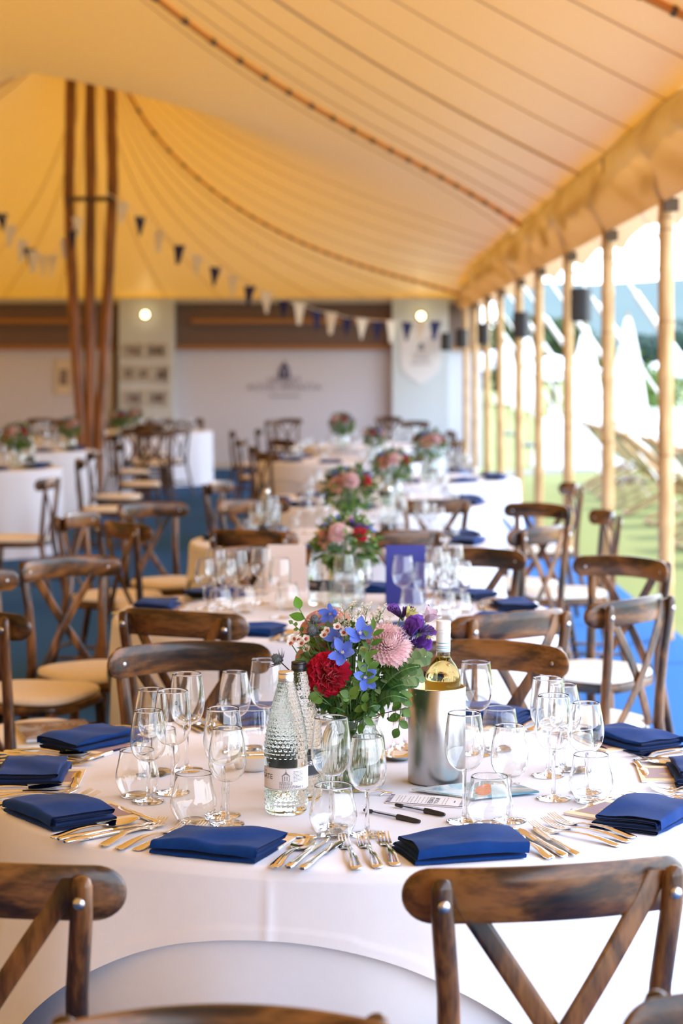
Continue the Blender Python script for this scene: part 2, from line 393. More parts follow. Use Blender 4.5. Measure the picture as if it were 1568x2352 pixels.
# ------------------------------------------------------------------ tables under cloths
def cloths(cx, cy, R, rot, a, which, seed, over=True, under_amp=1.0, N=240, crease=False):
    rnd = random.Random(seed); ph = [rnd.uniform(0, 2*PI) for _ in range(6)]
    D = 30
    def fold(th, d):
        k = min(1, d/.74)
        w = .5+.5*sin(13*th+ph[0]+1.1*sin(2*th+ph[1])); w2 = .5+.5*sin(7*th+ph[2]+.7*sin(3*th+ph[3]))
        return under_amp*(.030*k**1.1*w*(.4+.6*w2)+.015*k*w2)
    mb = MB()
    H = TZ-.004
    def up(i, j):
        th = 2*PI*j/N
        if i < 8:
            r = (R-.012)*i/7; return (cx+r*cos(th), cy+r*sin(th), H)
        q = i-8
        if q < 4:
            b = (q+1)/4*PI/2; r = R-.012+.012*sin(b); return (cx+r*cos(th), cy+r*sin(th), H-.012*(1-cos(b)))
        d = .012+(H-.014)*((q-3)/(D-3)); r = R+fold(th, d)
        return (cx+r*cos(th), cy+r*sin(th), H-d)
    mb.grid(up, 8+D+1, N, cv=True)
    u = mb.build('tablecloth', M['cloth_under'], auto=180)
    tag(u, 'long white tablecloth hanging to the carpet on '+which, 'tablecloth', None)
    if not over: return
    mb = MB(); R2 = R+.004; H2 = TZ
    def drop(th):
        t = (th-rot) % (PI/2); t = t-PI/2 if t > PI/4 else t
        return max(.06, a/cos(t)-R), abs(t)/(PI/4)
    E = 26
    def ov(i, j):
        th = 2*PI*j/N; dr, c = drop(th)
        if i < 12:
            r = (R2-.014)*i/11; return (cx+r*cos(th), cy+r*sin(th), H2)
        q = i-12
        if q < 4:
            b = (q+1)/4*PI/2; r = R2-.014+.014*sin(b); return (cx+r*cos(th), cy+r*sin(th), H2-.014*(1-cos(b)))
        d = .014+(dr-.014)*((q-3)/(E-3))
        k = d/.45
        w = .5+.5*sin(9*th+ph[4]+.8*sin(3*th+ph[5]))
        r = R2+fold(th, d)+.003+k*(.028*w*(.35+.65*c))+.05*k*c**3+.012*k*k
        if dr-d < .022: r += .0014
        if crease:
            dt = (th-rot+PI) % (2*PI)-PI; r += .0028*max(0, 1-abs(dt)/.016)*min(1, d/.05)+.012*math.exp(-((dt-.42)/.10)**2)*min(1, d/.1)+.010*math.exp(-((dt+.5)/.16)**2)*min(1, d/.1)
        return (cx+r*cos(th), cy+r*sin(th), H2-d)
    mb.grid(ov, 12+E+1, N, cv=True)
    o = mb.build('table_topper', M['cloth'], auto=180)
    tag(o, 'square white top cloth with hanging corners over '+which, 'tablecloth', None)
T1, T2, T3 = (.025, 4.08), (-.05, 6.85), (-.02, 9.75)
R1 = .772
cloths(*T1, R1, math.radians(-102), .895, 'the front table', 3, N=720, crease=True)
cloths(*T2, R1, math.radians(-68), .93, 'the second table', 5)
cloths(*T3, R1, math.radians(-62), .93, 'the third table', 8)
MID = [(.18, 12.6, 'the fourth table in the middle row'), (.55, 15.4, 'the fifth table in the middle row'), (-.05, 18.6, 'the sixth table in the middle row'), (.30, 22.2, 'the farthest table in the middle row')]
LEFT = [(-3.35, 17.2, 'the nearest table at left'), (-3.55, 21.0, 'the second table at left'), (-3.6, 24.9, 'the left table beside the poles'), (-2.75, 27.8, 'the farthest table at left')]
for i, (x, y, w) in enumerate(MID): cloths(x, y, .80, .4*i, .95, w, 20+i)
for i, (x, y, w) in enumerate(LEFT): cloths(x, y, .80, .4*i, .95, w, 30+i, over=False)
# ------------------------------------------------------------------ glassware
def glass_profiles(kind):
    if kind == 'large':
        bowl = [(.0045, .096), (.012, .0975), (.021, .102), (.029, .110), (.0345, .121), (.0372, .133), (.0378, .145), (.0368, .160), (.0348, .178), (.0325, .195), (.0312, .206)]
        return bowl, [(.0050, .099), (.0043, .094), (.0038, .085), (.0036, .05), (.0039, .025), (.0048, .012), (.0075, .0065)], .0345
    bowl = [(.0045, .080), (.012, .0815), (.021, .086), (.0285, .094), (.0333, .104), (.0356, .115), (.0358, .125), (.0345, .140), (.0320, .157), (.0290, .172), (.0272, .181)]
    return bowl, [(.0050, .083), (.0043, .078), (.0038, .07), (.0036, .04), (.0039, .022), (.0048, .011), (.0075, .0065)], .0325
def smooth_prof(pr, k=3):
    out = []
    for i in range(len(pr)-1):
        p0, p1, p2, p3 = pr[max(i-1, 0)], pr[i], pr[i+1], pr[min(i+2, len(pr)-1)]
        for q in range(k):
            t = q/k
            out.append(tuple(.5*(2*p1[c]+(p2[c]-p0[c])*t+(2*p0[c]-5*p1[c]+4*p2[c]-p3[c])*t*t+(-p0[c]+3*p1[c]-3*p2[c]+p3[c])*t**3) for c in (0, 1)))
    out.append(pr[-1]); return out
def shell(mb, pr, t=.0011, n=48, floor=.0016):
    """closed double wall: outer profile up, rounded rim, inner profile down"""
    inner = []
    k = len(pr)
    for i in range(k):
        a, b = pr[max(i-1, 0)], pr[min(i+1, k-1)]; dr, dz = b[0]-a[0], b[1]-a[1]; L = math.hypot(dr, dz) or 1
        tt = t if i > 2 else max(t, floor)
        inner.append((max(0, pr[i][0]-dz/L*tt), pr[i][1]+dr/L*tt))
    inner[0] = (0, pr[0][1]+floor)
    top = ((pr[-1][0]+inner[-1][0])/2, pr[-1][1]+t*.5)
    inner[-1] = (inner[-1][0], pr[-1][1])
    mb.lathe(pr+[top]+inner[::-1], n, capb=False)
def rim_ring(mb, r, z, t=.0008, n=40):
    mb.grid(lambda i, j: ((r+t*cos(2*PI*j/6))*cos(2*PI*i/n), (r+t*cos(2*PI*j/6))*sin(2*PI*i/n), z+t*sin(2*PI*j/6)), n, 6, cu=True, cv=True)
def foot_prof(R):
    return [(R*.98, .0008), (R, .0018), (R*.97, .0030), (R*.6, .0042), (R*.3, .0058), (.0072, .0078)]
def make_wine(kind):
    def f():
        bowl, stem, R = glass_profiles(kind)
        r = empty('wine_glass')
        mb = MB(); pr = smooth_prof([(0.0, bowl[0][1])]+bowl); shell(mb, pr)
        mb.build('bowl', M['glass'], r, auto=180)
        mb = MB(); mb.lathe(stem[::-1], 14, capb=True, capt=True); mb.build('stem', M['stem'], r)
        mb = MB(); mb.lathe([(0, .0008)]+foot_prof(R)+[(0, .0080)], 44, capb=False); mb.build('foot', M['glass_foot'], r, auto=180)
        return r
    return f
TUMB = [(.0290, .001), (.0305, .0035), (.0345, .010), (.0405, .021), (.0437, .032), (.0440, .040), (.0425, .050), (.0398, .062), (.0372, .075), (.0355, .085), (.0347, .093)]
def make_tumbler():
    r = empty('water_tumbler')
    mb = MB(); shell(mb, smooth_prof([(0, .001)]+TUMB), .0012, 48, .006); mb.build('bowl', M['glass'], r, auto=180)
    return r
def make_far_glass(kind):
    def f():
        if kind == 'tumbler': 
            mb = MB(); mb.lathe(TUMB, 20, capb=False); rim_ring(mb, .0347, .093, .0012, 20); return mb.build('water_tumbler', M['glass_far'], auto=180)
        bowl, stem, R = glass_profiles(kind); mb = MB()
        mb.lathe([(R, .001), (R*.6, .0042), (.0072, .0078)]+stem[::-1]+bowl[1:], 20, capb=False); rim_ring(mb, *bowl[-1], .0012, 20)
        return mb.build('wine_glass', M['glass_far'], auto=180)
    return f
GL = {'large': Proto(make_wine('large')), 'small': Proto(make_wine('small')), 'tumbler': Proto(make_tumbler)}
GF = {k: Proto(make_far_glass(k)) for k in ('large', 'small', 'tumbler')}
def glass(kind, px, py, label, group=None):
    x, y = onplane(px, py)
    return GL[kind].place((x, y, TZ+.0008), random.uniform(0, 6), label, 'glass', group)
g = 'glasses on the front table'
for k, px, py, lab in [
    ('large', 760, 1902, 'large wine glass behind the nearest tumbler, in front of the flower vase'),
    ('small', 843, 1919, 'small wine glass just right of the nearest tumbler, before the vase'),
    ('tumbler', 765, 1921, 'stemless tumbler nearest the camera, between the bottles and the pens'),
    ('large', 512, 1875, 'large wine glass left of the water bottle, half hidden by a smaller one'),
    ('small', 522, 1895, 'small wine glass left of the water bottle, in front of a larger one'),
    ('tumbler', 444, 1890, 'stemless tumbler behind the near left blue napkin, second from left'),
    ('small', 340, 1843, 'small wine glass nearest the camera in the left cluster'),
    ('large', 396, 1822, 'large wine glass in the middle of the left cluster'),
    ('large', 429, 1770, 'large wine glass at the back right of the left cluster'),
    ('small', 347, 1781, 'small wine glass at the back left of the left cluster'),
    ('tumbler', 315, 1830, 'stemless tumbler at the far left of the front table'),
    ('tumbler', 366, 1775, 'stemless tumbler hidden behind the left cluster of wine glasses'),
    ('small', 539, 1730, 'small wine glass in front of the pale chair rail, left of the tall bottle'),
    ('large', 610, 1727, 'large wine glass just behind and left of the water bottle'),
    ('tumbler', 583, 1722, 'stemless tumbler behind the white butter dish'),
    ('large', 1093, 1734, 'large wine glass just behind the wine cooler, on its right'),
    ('tumbler', 1147, 1722, 'stemless tumbler behind the small glass right of the wine cooler'),
    ('large', 1066, 1889, 'large wine glass in front of the wine cooler'),
    ('small', 1170, 1887, 'small wine glass right of the wine cooler, above the brochure'),
    ('tumbler', 1124, 1898, 'stemless tumbler standing on the brochure edge right of the pens'),
    ('large', 1258, 1783, 'large wine glass at the back left of the right cluster'),
    ('small', 1294, 1768, 'small wine glass at the very back of the right cluster'),
    ('large', 1271, 1836, 'large wine glass at the front of the right cluster'),
    ('small', 1346, 1821, 'small wine glass at the right of the right cluster, above a tumbler'),
    ('tumbler', 1357, 1842, 'stemless tumbler in front of the right cluster of wine glasses'),
    ('tumbler', 1324, 1771, 'stemless tumbler hidden at the back of the right cluster'),
    ('large', 905, 1728, 'large wine glass behind the vase, left of the wine cooler'),
    ('small', 930, 1716, 'small wine glass farthest back, left of the wine cooler'),
]: glass(k, px, py, lab, g)
# second table: three glasses at each place; the photo shows them as a left and a right crowd
g2 = 'glasses on the second table'
s2 = [('large', 925, 1412, 'large wine glass right in front of the blue menu card'), ('small', 972, 1412, 'small wine glass in front of the right edge of the blue menu card'), ('tumbler', 946, 1412, 'tumbler at the foot of the blue menu card'),
      ('large', 790, 1408, 'large wine glass between the second bottle and the blue menu card'), ('small', 832, 1402, 'small wine glass left of the blue menu card'), ('tumbler', 812, 1398, 'tumbler left of the blue menu card'),
      ('large', 642, 1420, 'large wine glass left of the second table bottle, in front of the white menu card'), ('large', 600, 1388, 'large wine glass before the left edge of the white menu card'), ('large', 544, 1395, 'large wine glass in the middle of the second table left crowd'),
      ('small', 520, 1400, 'small wine glass in the second table left crowd'), ('large', 495, 1392, 'large wine glass at the left of the second table left crowd'), ('small', 470, 1400, 'small wine glass farthest left on the second table'),
      ('tumbler', 560, 1408, 'tumbler in front of the second table left crowd'), ('tumbler', 660, 1400, 'tumbler just left of the second table bottle'), ('tumbler', 505, 1415, 'tumbler nearest the left chair of the second table'),
      ('large', 995, 1385, 'large wine glass just right of the blue menu card'), ('large', 1012, 1400, 'large wine glass in the second table right crowd'), ('small', 1033, 1395, 'small wine glass in the second table right crowd'),
      ('large', 1042, 1378, 'large wine glass at the back of the second table right crowd'), ('small', 1062, 1408, 'small wine glass farthest right on the second table'), ('tumbler', 1020, 1420, 'tumbler in front of the second table right crowd'), ('tumbler', 1055, 1425, 'tumbler farthest right on the second table')]
for k, px, py, lab in s2: glass(k, px, py, lab, g2)
rg = random.Random(4)
def far_glasses(cx, cy, n, rmin, rmax, which, grp):
    for i in range(n):
        a = 2*PI*(i+.3)/n; r = rg.uniform(rmin, rmax); side = 'left' if cos(a) < 0 else 'right'
        for q, k in enumerate(('large', 'small', 'tumbler')):
            aa = a+(q-1)*.12; rr = r-(.06 if q == 0 else 0)+.04*(q == 2)
            GF[k].place((cx+rr*cos(aa), cy+rr*sin(aa), TZ+.001), rg.uniform(0, 6),
                        ('tumbler' if k == 'tumbler' else k+' wine glass')+' on the '+side+' half of '+which, 'glass', k+' glasses, '+side+' half of '+which)
far_glasses(*T3, 10, .42, .52, 'the third table', 0)
for x, y, w in MID: far_glasses(x, y, 8, .40, .52, w, 0)
for x, y, w in LEFT: far_glasses(x, y, 8, .40, .52, w, 0)

# ------------------------------------------------------------------ napkins, cutlery, cards
def napkin_mesh(seed, w=.205, d=.128):
    rn = random.Random(seed); mb = MB()
    # a folded sheet seen from its end: layers with round folds, then a top cover that puffs
    path = []
    def arc(cy, cz, r, a0, a1, n=7):
        for q in range(n+1):
            a = a0+(a1-a0)*q/n; path.append((cy+r*cos(a), cz+r*sin(a)))
    y0, y1 = -d/2, d/2
    zs = [.0022, .0072, .0150, .0205, .0285]
    path.append((y1+.006, zs[0]))
    arc(y0+.004, (zs[0]+zs[1])/2, (zs[1]-zs[0])/2, -PI/2, -3*PI/2)
    arc(y1+.002, (zs[1]+zs[2])/2, (zs[2]-zs[1])/2, -PI/2, PI/2)
    arc(y0+.008, (zs[2]+zs[3])/2, (zs[3]-zs[2])/2, -PI/2, -3*PI/2)
    arc(y1-.006, (zs[3]+zs[4])/2, (zs[4]-zs[3])/2, -PI/2, PI/2)
    path.append((0, zs[4]+.0015)); path.append((y0+.012, zs[4]))
    arc(y0+.006, zs[4]-.010, .010, PI/2, PI*1.12, 6)
    # resample
    pts = [Vector((p[0], p[1])) for p in path]; dense = []
    for i in range(len(pts)-1):
        n = max(1, int((pts[i+1]-pts[i]).length/.012))
        for q in range(n): dense.append(pts[i].lerp(pts[i+1], q/n))
    dense.append(pts[-1]); k = len(dense); t = .0017
    ring = []
    for sgn in (1, -1):
        seq = range(k) if sgn == 1 else range(k-1, -1, -1)
        for i in seq:
            tg = dense[min(i+1, k-1)]-dense[max(i-1, 0)]; tg.normalize(); nm = Vector((-tg.y, tg.x))
            ring.append(dense[i]+nm*t*sgn*.5)
    nx = 15; off = Vector((rn.uniform(0, 9), rn.uniform(0, 9), seed))
    def p(i, j):
        u = -1+2*i/(nx-1); q = ring[j]; lift = q.y/.027
        nz = noise.noise(off+Vector((u*1.3, q.x*14, lift*.6)))
        x = u*w/2*(1-.030*lift)+.005*nz+.010*(lift-.4)+.05*q.x*(lift-.4)
        y = q.x+.0035*noise.noise(off+Vector((u*2, 3, lift*2)))
        z = q.y*(1+.15*(1-u*u)*lift+.24*nz*lift)+.0022*(abs(u)**4)*sin(lift*9)
        return (x, y, max(.0006, z))
    mb.grid(p, nx, len(ring), cv=True, capu=False)
    return mb.mesh('napkin', M['napkin'], auto=75)
NAPS = [napkin_mesh(s) for s in (1, 2, 3, 4)]
def napkin(x, y, rz, label, group, q=0, kind=None):
    o = link('napkin', NAPS[q % 4]); o.location = (x, y, TZ); o.rotation_euler = (0, 0, rz)
    return tag(o, label, 'napkin', group)
def handle_secs(L, w1=.0085, w0=.0032, t=.0018, rise=.010):
    """from the handle end (y=0) up to the neck (y=L): x,y,z,half width,half thickness"""
    out = []
    for i in range(14):
        q = i/13; w = w1*(1-q)**1.3+w0; zz = .0022+rise*math.sin(PI*min(1, q*.9))**1.5*.55+rise*.35*q
        if i == 0: w *= .72
        out.append((0, L*q, zz, w, t*(1.3-.3*q)))
    return [(0, -.0022, .0022, w1*.35, .001)]+out
def make_fork(L=.200):
    mb = MB(); hs = handle_secs(L*.62); mb.bar(hs, 'y', 10, 2.3)
    y, z = hs[-1][1], hs[-1][2]
    mb.bar([(0, y-.002, z, .0032, .0017), (0, y+.010, z-.002, .0045, .0013), (0, y+.018, z-.005, .0100, .0011), (0, y+.026, z-.0065, .0122, .0010), (0, y+.036, z-.006, .0122, .0009)], 'y', 10, 3)
    for q in range(4):
        x = -.0096+.0064*q
        mb.bar([(x, y+.034, z-.0062, .0026, .0009), (x*.98, y+.050, z-.004, .0021, .0009), (x*.95, y+.066, z+.001, .0016, .0008), (x*.93, y+.078, z+.0065, .0007, .0005)], 'y', 6, 2.5)
    return mb.mesh('fork', M['steel'])
def make_spoon(L=.190):
    mb = MB(); hs = handle_secs(L*.64); mb.bar(hs, 'y', 10, 2.3); y, z = hs[-1][1], hs[-1][2]
    def p(i, j):
        q = i/13; a = 2*PI*j/12; yy = y-.004+(L*.38)*q
        w = .0035+.0175*math.sin(PI*min(1, q**.85))**.72 if 0 < q < 1 else .0020
        cu = -.0075*sin(PI*q)
        u = cos(a); top = sin(a) > 0
        return (w*u, yy, z-.0015+cu*(1-u*u)+.004*q+(.0007 if top else -.0007)*abs(sin(a)))
    mb.grid(p, 14, 12, cv=True, capu=True)
    return mb.mesh('spoon', M['steel'])
def make_knife(L=.215, blade=.105):
    mb = MB(); h = L-blade
    mb.bar([(0, -.001, .0042, .0045, .0022), (0, .004, .0045, .0085, .0038), (0, .03, .0047, .0080, .0040), (0, h*.7, .0048, .0055, .0036), (0, h, .0048, .0046, .0034), (0, h+.004, .0048, .0050, .0030)], 'y', 10, 2.4)
    secs = []
    for i in range(12):
        q = i/11; w = .0092*(1-.12*q)*(1-max(0, (q-.62)/.38)**2.2)+.0006; x = .0028*q+max(0, (q-.6))*.010
        secs.append((x, h+.003+blade*q, .0048, w, .0011*(1-.5*q)))
    mb.bar(secs, 'y', 8, 2)
    return mb.mesh('knife', M['steel'])
FORK, SPOON, KNIFE, SKNIFE = make_fork(), make_spoon(), make_knife(), make_knife(.165, .075)
def cutlery(me, name, x, y, rz, label, cat, group, dz=0):
    o = link(name, me); o.location = (x, y, TZ+.0006+dz); o.rotation_euler = (0, 0, rz)
    return tag(o, label, cat, group)
def make_menu():
    r = empty('menu_booklet')
    mb = MB(); mb.box((0, 0, .0022), (.105, .150, .0036)); mb.build('pages', M['paper'], r)
    mb = MB(); mb.box((0, 0, .0046), (.106, .151, .0010)); tag(mb.build('cover', M['cream_card'], r), 'cream front cover')
    mb = MB(); mb.box((0, 0, .0053), (.080, .098, .0003)); tag(mb.build('cover_panel', M['mauve'], r), 'mauve picture panel')
    mb = MB()
    for c, s in (((0, .051, .0054), (.086, .003, .0003)), ((0, -.051, .0054), (.086, .003, .0003)), ((.0415, 0, .0054), (.003, .105, .0003)), ((-.0415, 0, .0054), (.003, .105, .0003))): mb.box(c, s)
    mb.build('gold_border', M['gold'], r)
    mb = MB(); mb.ball((0, .01, .0054), (.014, .008, .0003), 10); mb.ball((0, .024, .0054), (.006, .005, .0003), 8); mb.build('crest', M['gold'], r)
    return r
MENU = Proto(make_menu)
PLACES = [(-21.5, 'near left place', .655, 0, .045), (14.5, 'near right place', .650, 0, .042), (52.0, 'right hand place', .640, .12, .045), (87.5, 'right edge place', .690, 0, .03), (118, 'far right place', .70, .12, 0), (154, 'back right place', .69, 0, 0),
          (-159, 'back left place', .66, 0, 0), (-118, 'far left place', .69, -.2, 0), (-88, 'left edge place', .685, 0, 0), (-55.5, 'left hand place', .665, .02, .035)]
ORD = ('outer', 'middle', 'inner')
def setting(T, phi, where, table, rn, tilt, q, full=True, jit=1.0, dn=0):
    f = math.radians(phi); n = Vector((-sin(f), cos(f))); r = Vector((n.y, -n.x)); c = Vector(T)-n*rn
    rz = math.atan2(n.y, n.x)-PI/2; w = where+' of '+table
    R = random.Random(int(phi*7)+q)
    at = lambda u, v: c+r*u+n*v
    p = at(0, -dn); napkin(p.x, p.y, rz+tilt, 'folded royal blue napkin lying at the '+w, 'blue napkins', q)
    for i, u in enumerate((-.205, -.168, -.135)):
        p = at(u, -.095+R.uniform(-.008, .008)); cutlery(FORK, 'fork', p.x, p.y, rz+R.uniform(-.22, -.08)*jit, ORD[i]+' fork at the '+w, 'fork', 'forks beside the napkins')
    p = at(.140, -.115); cutlery(SPOON, 'spoon', p.x, p.y, rz+R.uniform(.06, .15)*jit, 'dessert spoon at the '+w, 'spoon', 'spoons beside the napkins')
    for i, u in enumerate((.167, .192)):
        p = at(u, -.115); cutlery(KNIFE, 'knife', p.x, p.y, rz+R.uniform(.05, .10)*jit, ('inner', 'outer')[i]+' table knife at the '+w, 'knife', 'table knives beside the spoons')
    p = at(.155 if q % 2 else .13, .098); cutlery(SKNIFE, 'knife', p.x, p.y, rz+PI/2+R.uniform(-.1, .1), 'small butter knife beyond the napkin at the '+w, 'knife', 'butter knives')
    if full:
        p = at(.02, .052); MENU.place((p.x, p.y, TZ+.0004), rz+PI/2+R.uniform(-.05, .05), 'cream menu booklet under the napkin at the '+w, 'booklet', 'menu booklets')
for q, (phi, w, rn, tl, dn) in enumerate(PLACES): setting(T1, phi, w, 'the front table', rn, tl, q, dn=dn)
for q, (phi, w) in enumerate([(-25, 'near left place'), (18, 'near right place'), (58, 'right hand place'), (95, 'right edge place'), (130, 'far right place'), (170, 'back place'), (-135, 'far left place'), (-98, 'left edge place'), (-62, 'left hand place')]):
    setting(T2, phi, w, 'the second table', .64, .05, q+20, q in (2, 3, 7, 8))
for T, w in [(T3, 'the third table')]+[((x, y), w) for x, y, w in MID[:3]]+[((x, y), w) for x, y, w in LEFT[:3]]:
    for q, phi in enumerate((-140, -95, -50, -10, 30, 70, 110)):
        f = math.radians(phi); napkin(T[0]+.64*sin(f), T[1]-.64*cos(f), f, 'blurred blue napkin on the '+('left' if phi < 0 else 'right')+' side of '+w, 'napkins on '+('left' if phi < 0 else 'right')+' side of '+w, q)

# ------------------------------------------------------------------ bottles
def wrap(mb, vs, fs, R, z0, a0, mi=0, tilt=0):
    """flat lettering (x,y) wrapped on a cylinder of radius R around the z axis, centre at angle a0"""
    mb.add([(R*sin(a0+v[0]/R), -R*cos(a0+v[0]/R), z0+v[1]) for v in vs], fs, mi)
BOT = [(.0365, .0), (.0395, .004), (.0408, .012), (.0412, .03), (.0414, .05), (.0414, .095), (.0414, .118), (.0405, .135), (.0380, .155), (.0340, .178), (.0290, .200), (.0235, .221), (.0190, .238), (.0158, .250), (.0140, .258)]
def bottle_body():
    mb = MB(); dense = []
    for i in range(len(BOT)-1):
        n = max(1, int((BOT[i+1][1]-BOT[i][1])/.0016))
        for q in range(n): dense.append(tuple(BOT[i][c]+(BOT[i+1][c]-BOT[i][c])*q/n for c in (0, 1)))
    dense.append(BOT[-1])
    def fn(r, z, a, i):
        if .012 < z < .046 or .107 < z < .246:
            row = z/.0078; k = 26
            off = .5*(int(row) % 2); fr = row-int(row); col = (a/(2*PI)*k+off) % 1
            tri = abs(col-.5)*2
            h = max(0, 1-fr-tri*.75)
            r += .0017*h*(r/.041)
        return r, z
    mb.lathe(smooth_prof(dense, 1), 156, fn=fn, capb=True, capt=True)
    return mb
def cap_mb(r=.0150, h=.019, z=.252):
    mb = MB()
    pr = [(r, z), (r*1.03, z+.001), (r*1.03, z+.003), (r*.97, z+.0036), (r*.97, z+.005), (r*1.02, z+.0056), (r*1.02, z+h*.62), (r*.98, z+h*.66), (r*.98, z+h*.74), (r, z+h*.78), (r, z+h-.0012), (r-.0012, z+h), (0, z+h)]
    mb.lathe(pr, 60, fn=lambda rr, zz, a, i: (rr*(1+(.010*sin(30*a) if i in (5, 6, 9, 10) else 0)), zz))
    return mb
def label_band(R, z0, z1, a0, a1, n=40):
    mb = MB(); mb.grid(lambda i, j: (R*sin(a0+(a1-a0)*i/(n-1)), -R*cos(a0+(a1-a0)*i/(n-1)), z0+(z1-z0)*j), n, 2)
    return mb
def fine_lines(mb, R, a0, w, zs, rn, z_h=.0011):
    for z in zs:
        a = a0-w/2
        while a < a0+w/2-.02:
            l = min(rn.uniform(.03, .10), a0+w/2-a); b = []
            for q in range(4): b += [(R*sin(a+l*q/3), -R*cos(a+l*q/3), z), (R*sin(a+l*q/3), -R*cos(a+l*q/3), z+z_h)]
            mb.add(b, [(0, 2, 3, 1), (2, 4, 5, 3), (4, 6, 7, 5)]); a += l+.025
def water_bottle(px, py, rz, capmat, dark, label):
    x, y = onplane(px, py); r = empty('water_bottle', (x, y, TZ+.0008), rz); tag(r, label, 'bottle', 'water bottles')
    bottle_body().build('glass_body', M['bottle'], r, auto=35)
    tag(cap_mb().build('screw_cap', capmat, r), 'black screw cap' if dark else 'silver screw cap')
    R = .0421; rn = random.Random(3)
    lb = label_band(R, .050, .0915, -2.0, 1.9).build('label', M['ink'] if dark else M['paper'], r)
    R += .0004; main = M['paper'] if dark else M['ink']
    mb = MB(); vs, fs = text_mesh('HARROGATE', .0135); wrap(mb, vs, fs, R, .074, -1.56)
    vs, fs = text_mesh('SPRING WATER', .0045); wrap(mb, vs, fs, R, .0835, -1.40); mb.build('lettering', main, lb, smooth=False)
    mb = MB(); vs, fs = text_mesh('750ml e', .0078); wrap(mb, vs, fs, R, .0555, .60); mb.build('volume_lettering', main, lb, smooth=False)
    mb = MB()
    def quad(x0, z0, x1, z1, a=.02): wrap(mb, [(x0, z0), (x1, z0), (x1, z1), (x0, z1)], [(0, 1, 2, 3)], R, 0, a)
    for q in (-.0065, -.0022, .0022, .0065): quad(q-.0007, .0675, q+.0007, .0765)
    quad(-.0075, .0668, .0075, .0676); quad(-.0080, .0765, .0080, .0776); quad(-.0006, .085, .0006, .0895)
    wrap(mb, [(-.0072, .0778), (.0072, .0778), (.0020, .0826), (-.0020, .0826)], [(0, 1, 2, 3)], R, 0, .02); wrap(mb, [(-.0022, .0828), (.0022, .0828), (0, .0865)], [(0, 1, 2)], R, 0, .02)
    mb.build('building_emblem', M['grey_ink'] if not dark else M['paper'], lb, smooth=False)
    sp = M['grey_ink'] if not dark else M['paper']
    mb = MB(); fine_lines(mb, R, .02, .60, [.0535, .0557, .0579, .0601, .0623, .0645], rn); mb.build('small_print', sp, lb, smooth=False)
    mb = MB(); fine_lines(mb, R, .62, .50, [.066+.0026*q for q in range(8)], rn, .0009); mb.build('small_print', sp, lb, smooth=False)
    mb = MB(); mb.add(label_band(R, .0508, .0514, -2, 1.9).v, label_band(R, 0, 1, -2, 1.9).f); b2 = label_band(R, .0902, .0908, -2, 1.9); mb.add(b2.v, b2.f); mb.build('rule_lines', M['grey_ink'], lb, smooth=False)
    return r
water_bottle(657, 1865, .0, M['cap_silver'], False, 'clear scale-textured water bottle with a white label and silver cap, nearest the camera')
water_bottle(686, 1832, 2.4, M['cap_black'], True, 'clear scale-textured water bottle with a black cap behind the silver-capped one')
water_bottle(735, 1388, .3, M['cap_silver'], True, 'clear scale-textured water bottle with a dark label on the second table')
def far_bottle(x, y, label):
    r = empty('water_bottle', (x, y, TZ+.001)); tag(r, label, 'bottle', 'water bottles')
    mb = MB(); mb.lathe(BOT, 24); mb.build('glass_body', M['vase'], r, auto=180); cap_mb().build('screw_cap', M['cap_silver'], r)
    label_band(.0421, .05, .0915, -2, 1.9).build('label', M['ink'], r)
for px, Y, lab in [(612, 9.5, 'clear bottle beside the flowers of the third table'), (892, 9.7, 'dark labelled bottle right of the flowers on the third table'), (884, 12.4, 'clear bottle on the fourth table beside the red flower'), (993, 15.2, 'clear bottle in front of the rightmost flowers'), (70, 17.1, 'clear bottle on the nearest left table')]:
    far_bottle((px-CX)/F*Y, Y, lab)

# ------------------------------------------------------------------ wine cooler and wine
x, y = onplane(1003, 1795)
cool = empty('wine_cooler', (x, y, TZ+.0008)); tag(cool, 'brushed steel wine cooler holding a bottle, right of the flowers', 'wine cooler')
mb = MB(); Rc, Hc = .0600, .197
mb.lathe([(.055, 0), (.0585, .001), (Rc, .004), (Rc, .1), (Rc, Hc-.0015), (Rc-.001, Hc), (Rc-.004, Hc), (Rc-.005, Hc-.0015), (Rc-.006, .1), (Rc-.006, .014), (0, .012)], 72); mb.build('shell', M['brushed'], cool)
mb = MB(); rn = random.Random(9)
for q in range(16):
    a = rn.uniform(-1.0, .5); z = Hc-abs(rn.gauss(.03, .05)); rr = rn.uniform(.0006, .0014); mb.ball((Rc*sin(a), -Rc*cos(a), z), (rr, rr*.6, rr*1.2), 8)
mb.build('water_drops', M['stem'], cool)
wine = empty('wine_bottle', (x+.010, y+.004, TZ+.0135)); tag(wine, 'white wine bottle with a pale capsule standing in the steel cooler', 'bottle'); wine.rotation_euler = (0, .012, 0)
mb = MB(); mb.lathe([(.034, 0), (.0375, .004), (.0375, .16), (.0372, .196), (.0355, .208), (.0315, .220), (.0255, .230), (.0190, .238), (.0152, .244)], 56, capt=True); mb.build('glass_body', M['wineglass_bottle'], wine, auto=80)
mb = MB(); mb.lathe([(.0152, .244), (.0146, .250), (.0146, .262)], 40, capb=False); mb.build('neck', M['wine_clear'], wine, auto=180)
mb = MB(); mb.lathe([(.0150, .256), (.0150, .272), (.0148, .280), (.0148, .294), (.0154, .2945), (.0154, .299), (.0148, .2995), (.0148, .301), (.0154, .3015), (.0154, .304), (.0150, .3045), (.0150, .318), (.0142, .3195), (0, .3195)], 48, capb=False); mb.build('capsule', M['capsule'], wine)
mb = MB(); 
for z in (.2575, .2735): mb.lathe([(.01515, z), (.01515, z+.0013)], 48, capb=False)
mb.build('teal_stripe', M['teal'], wine)
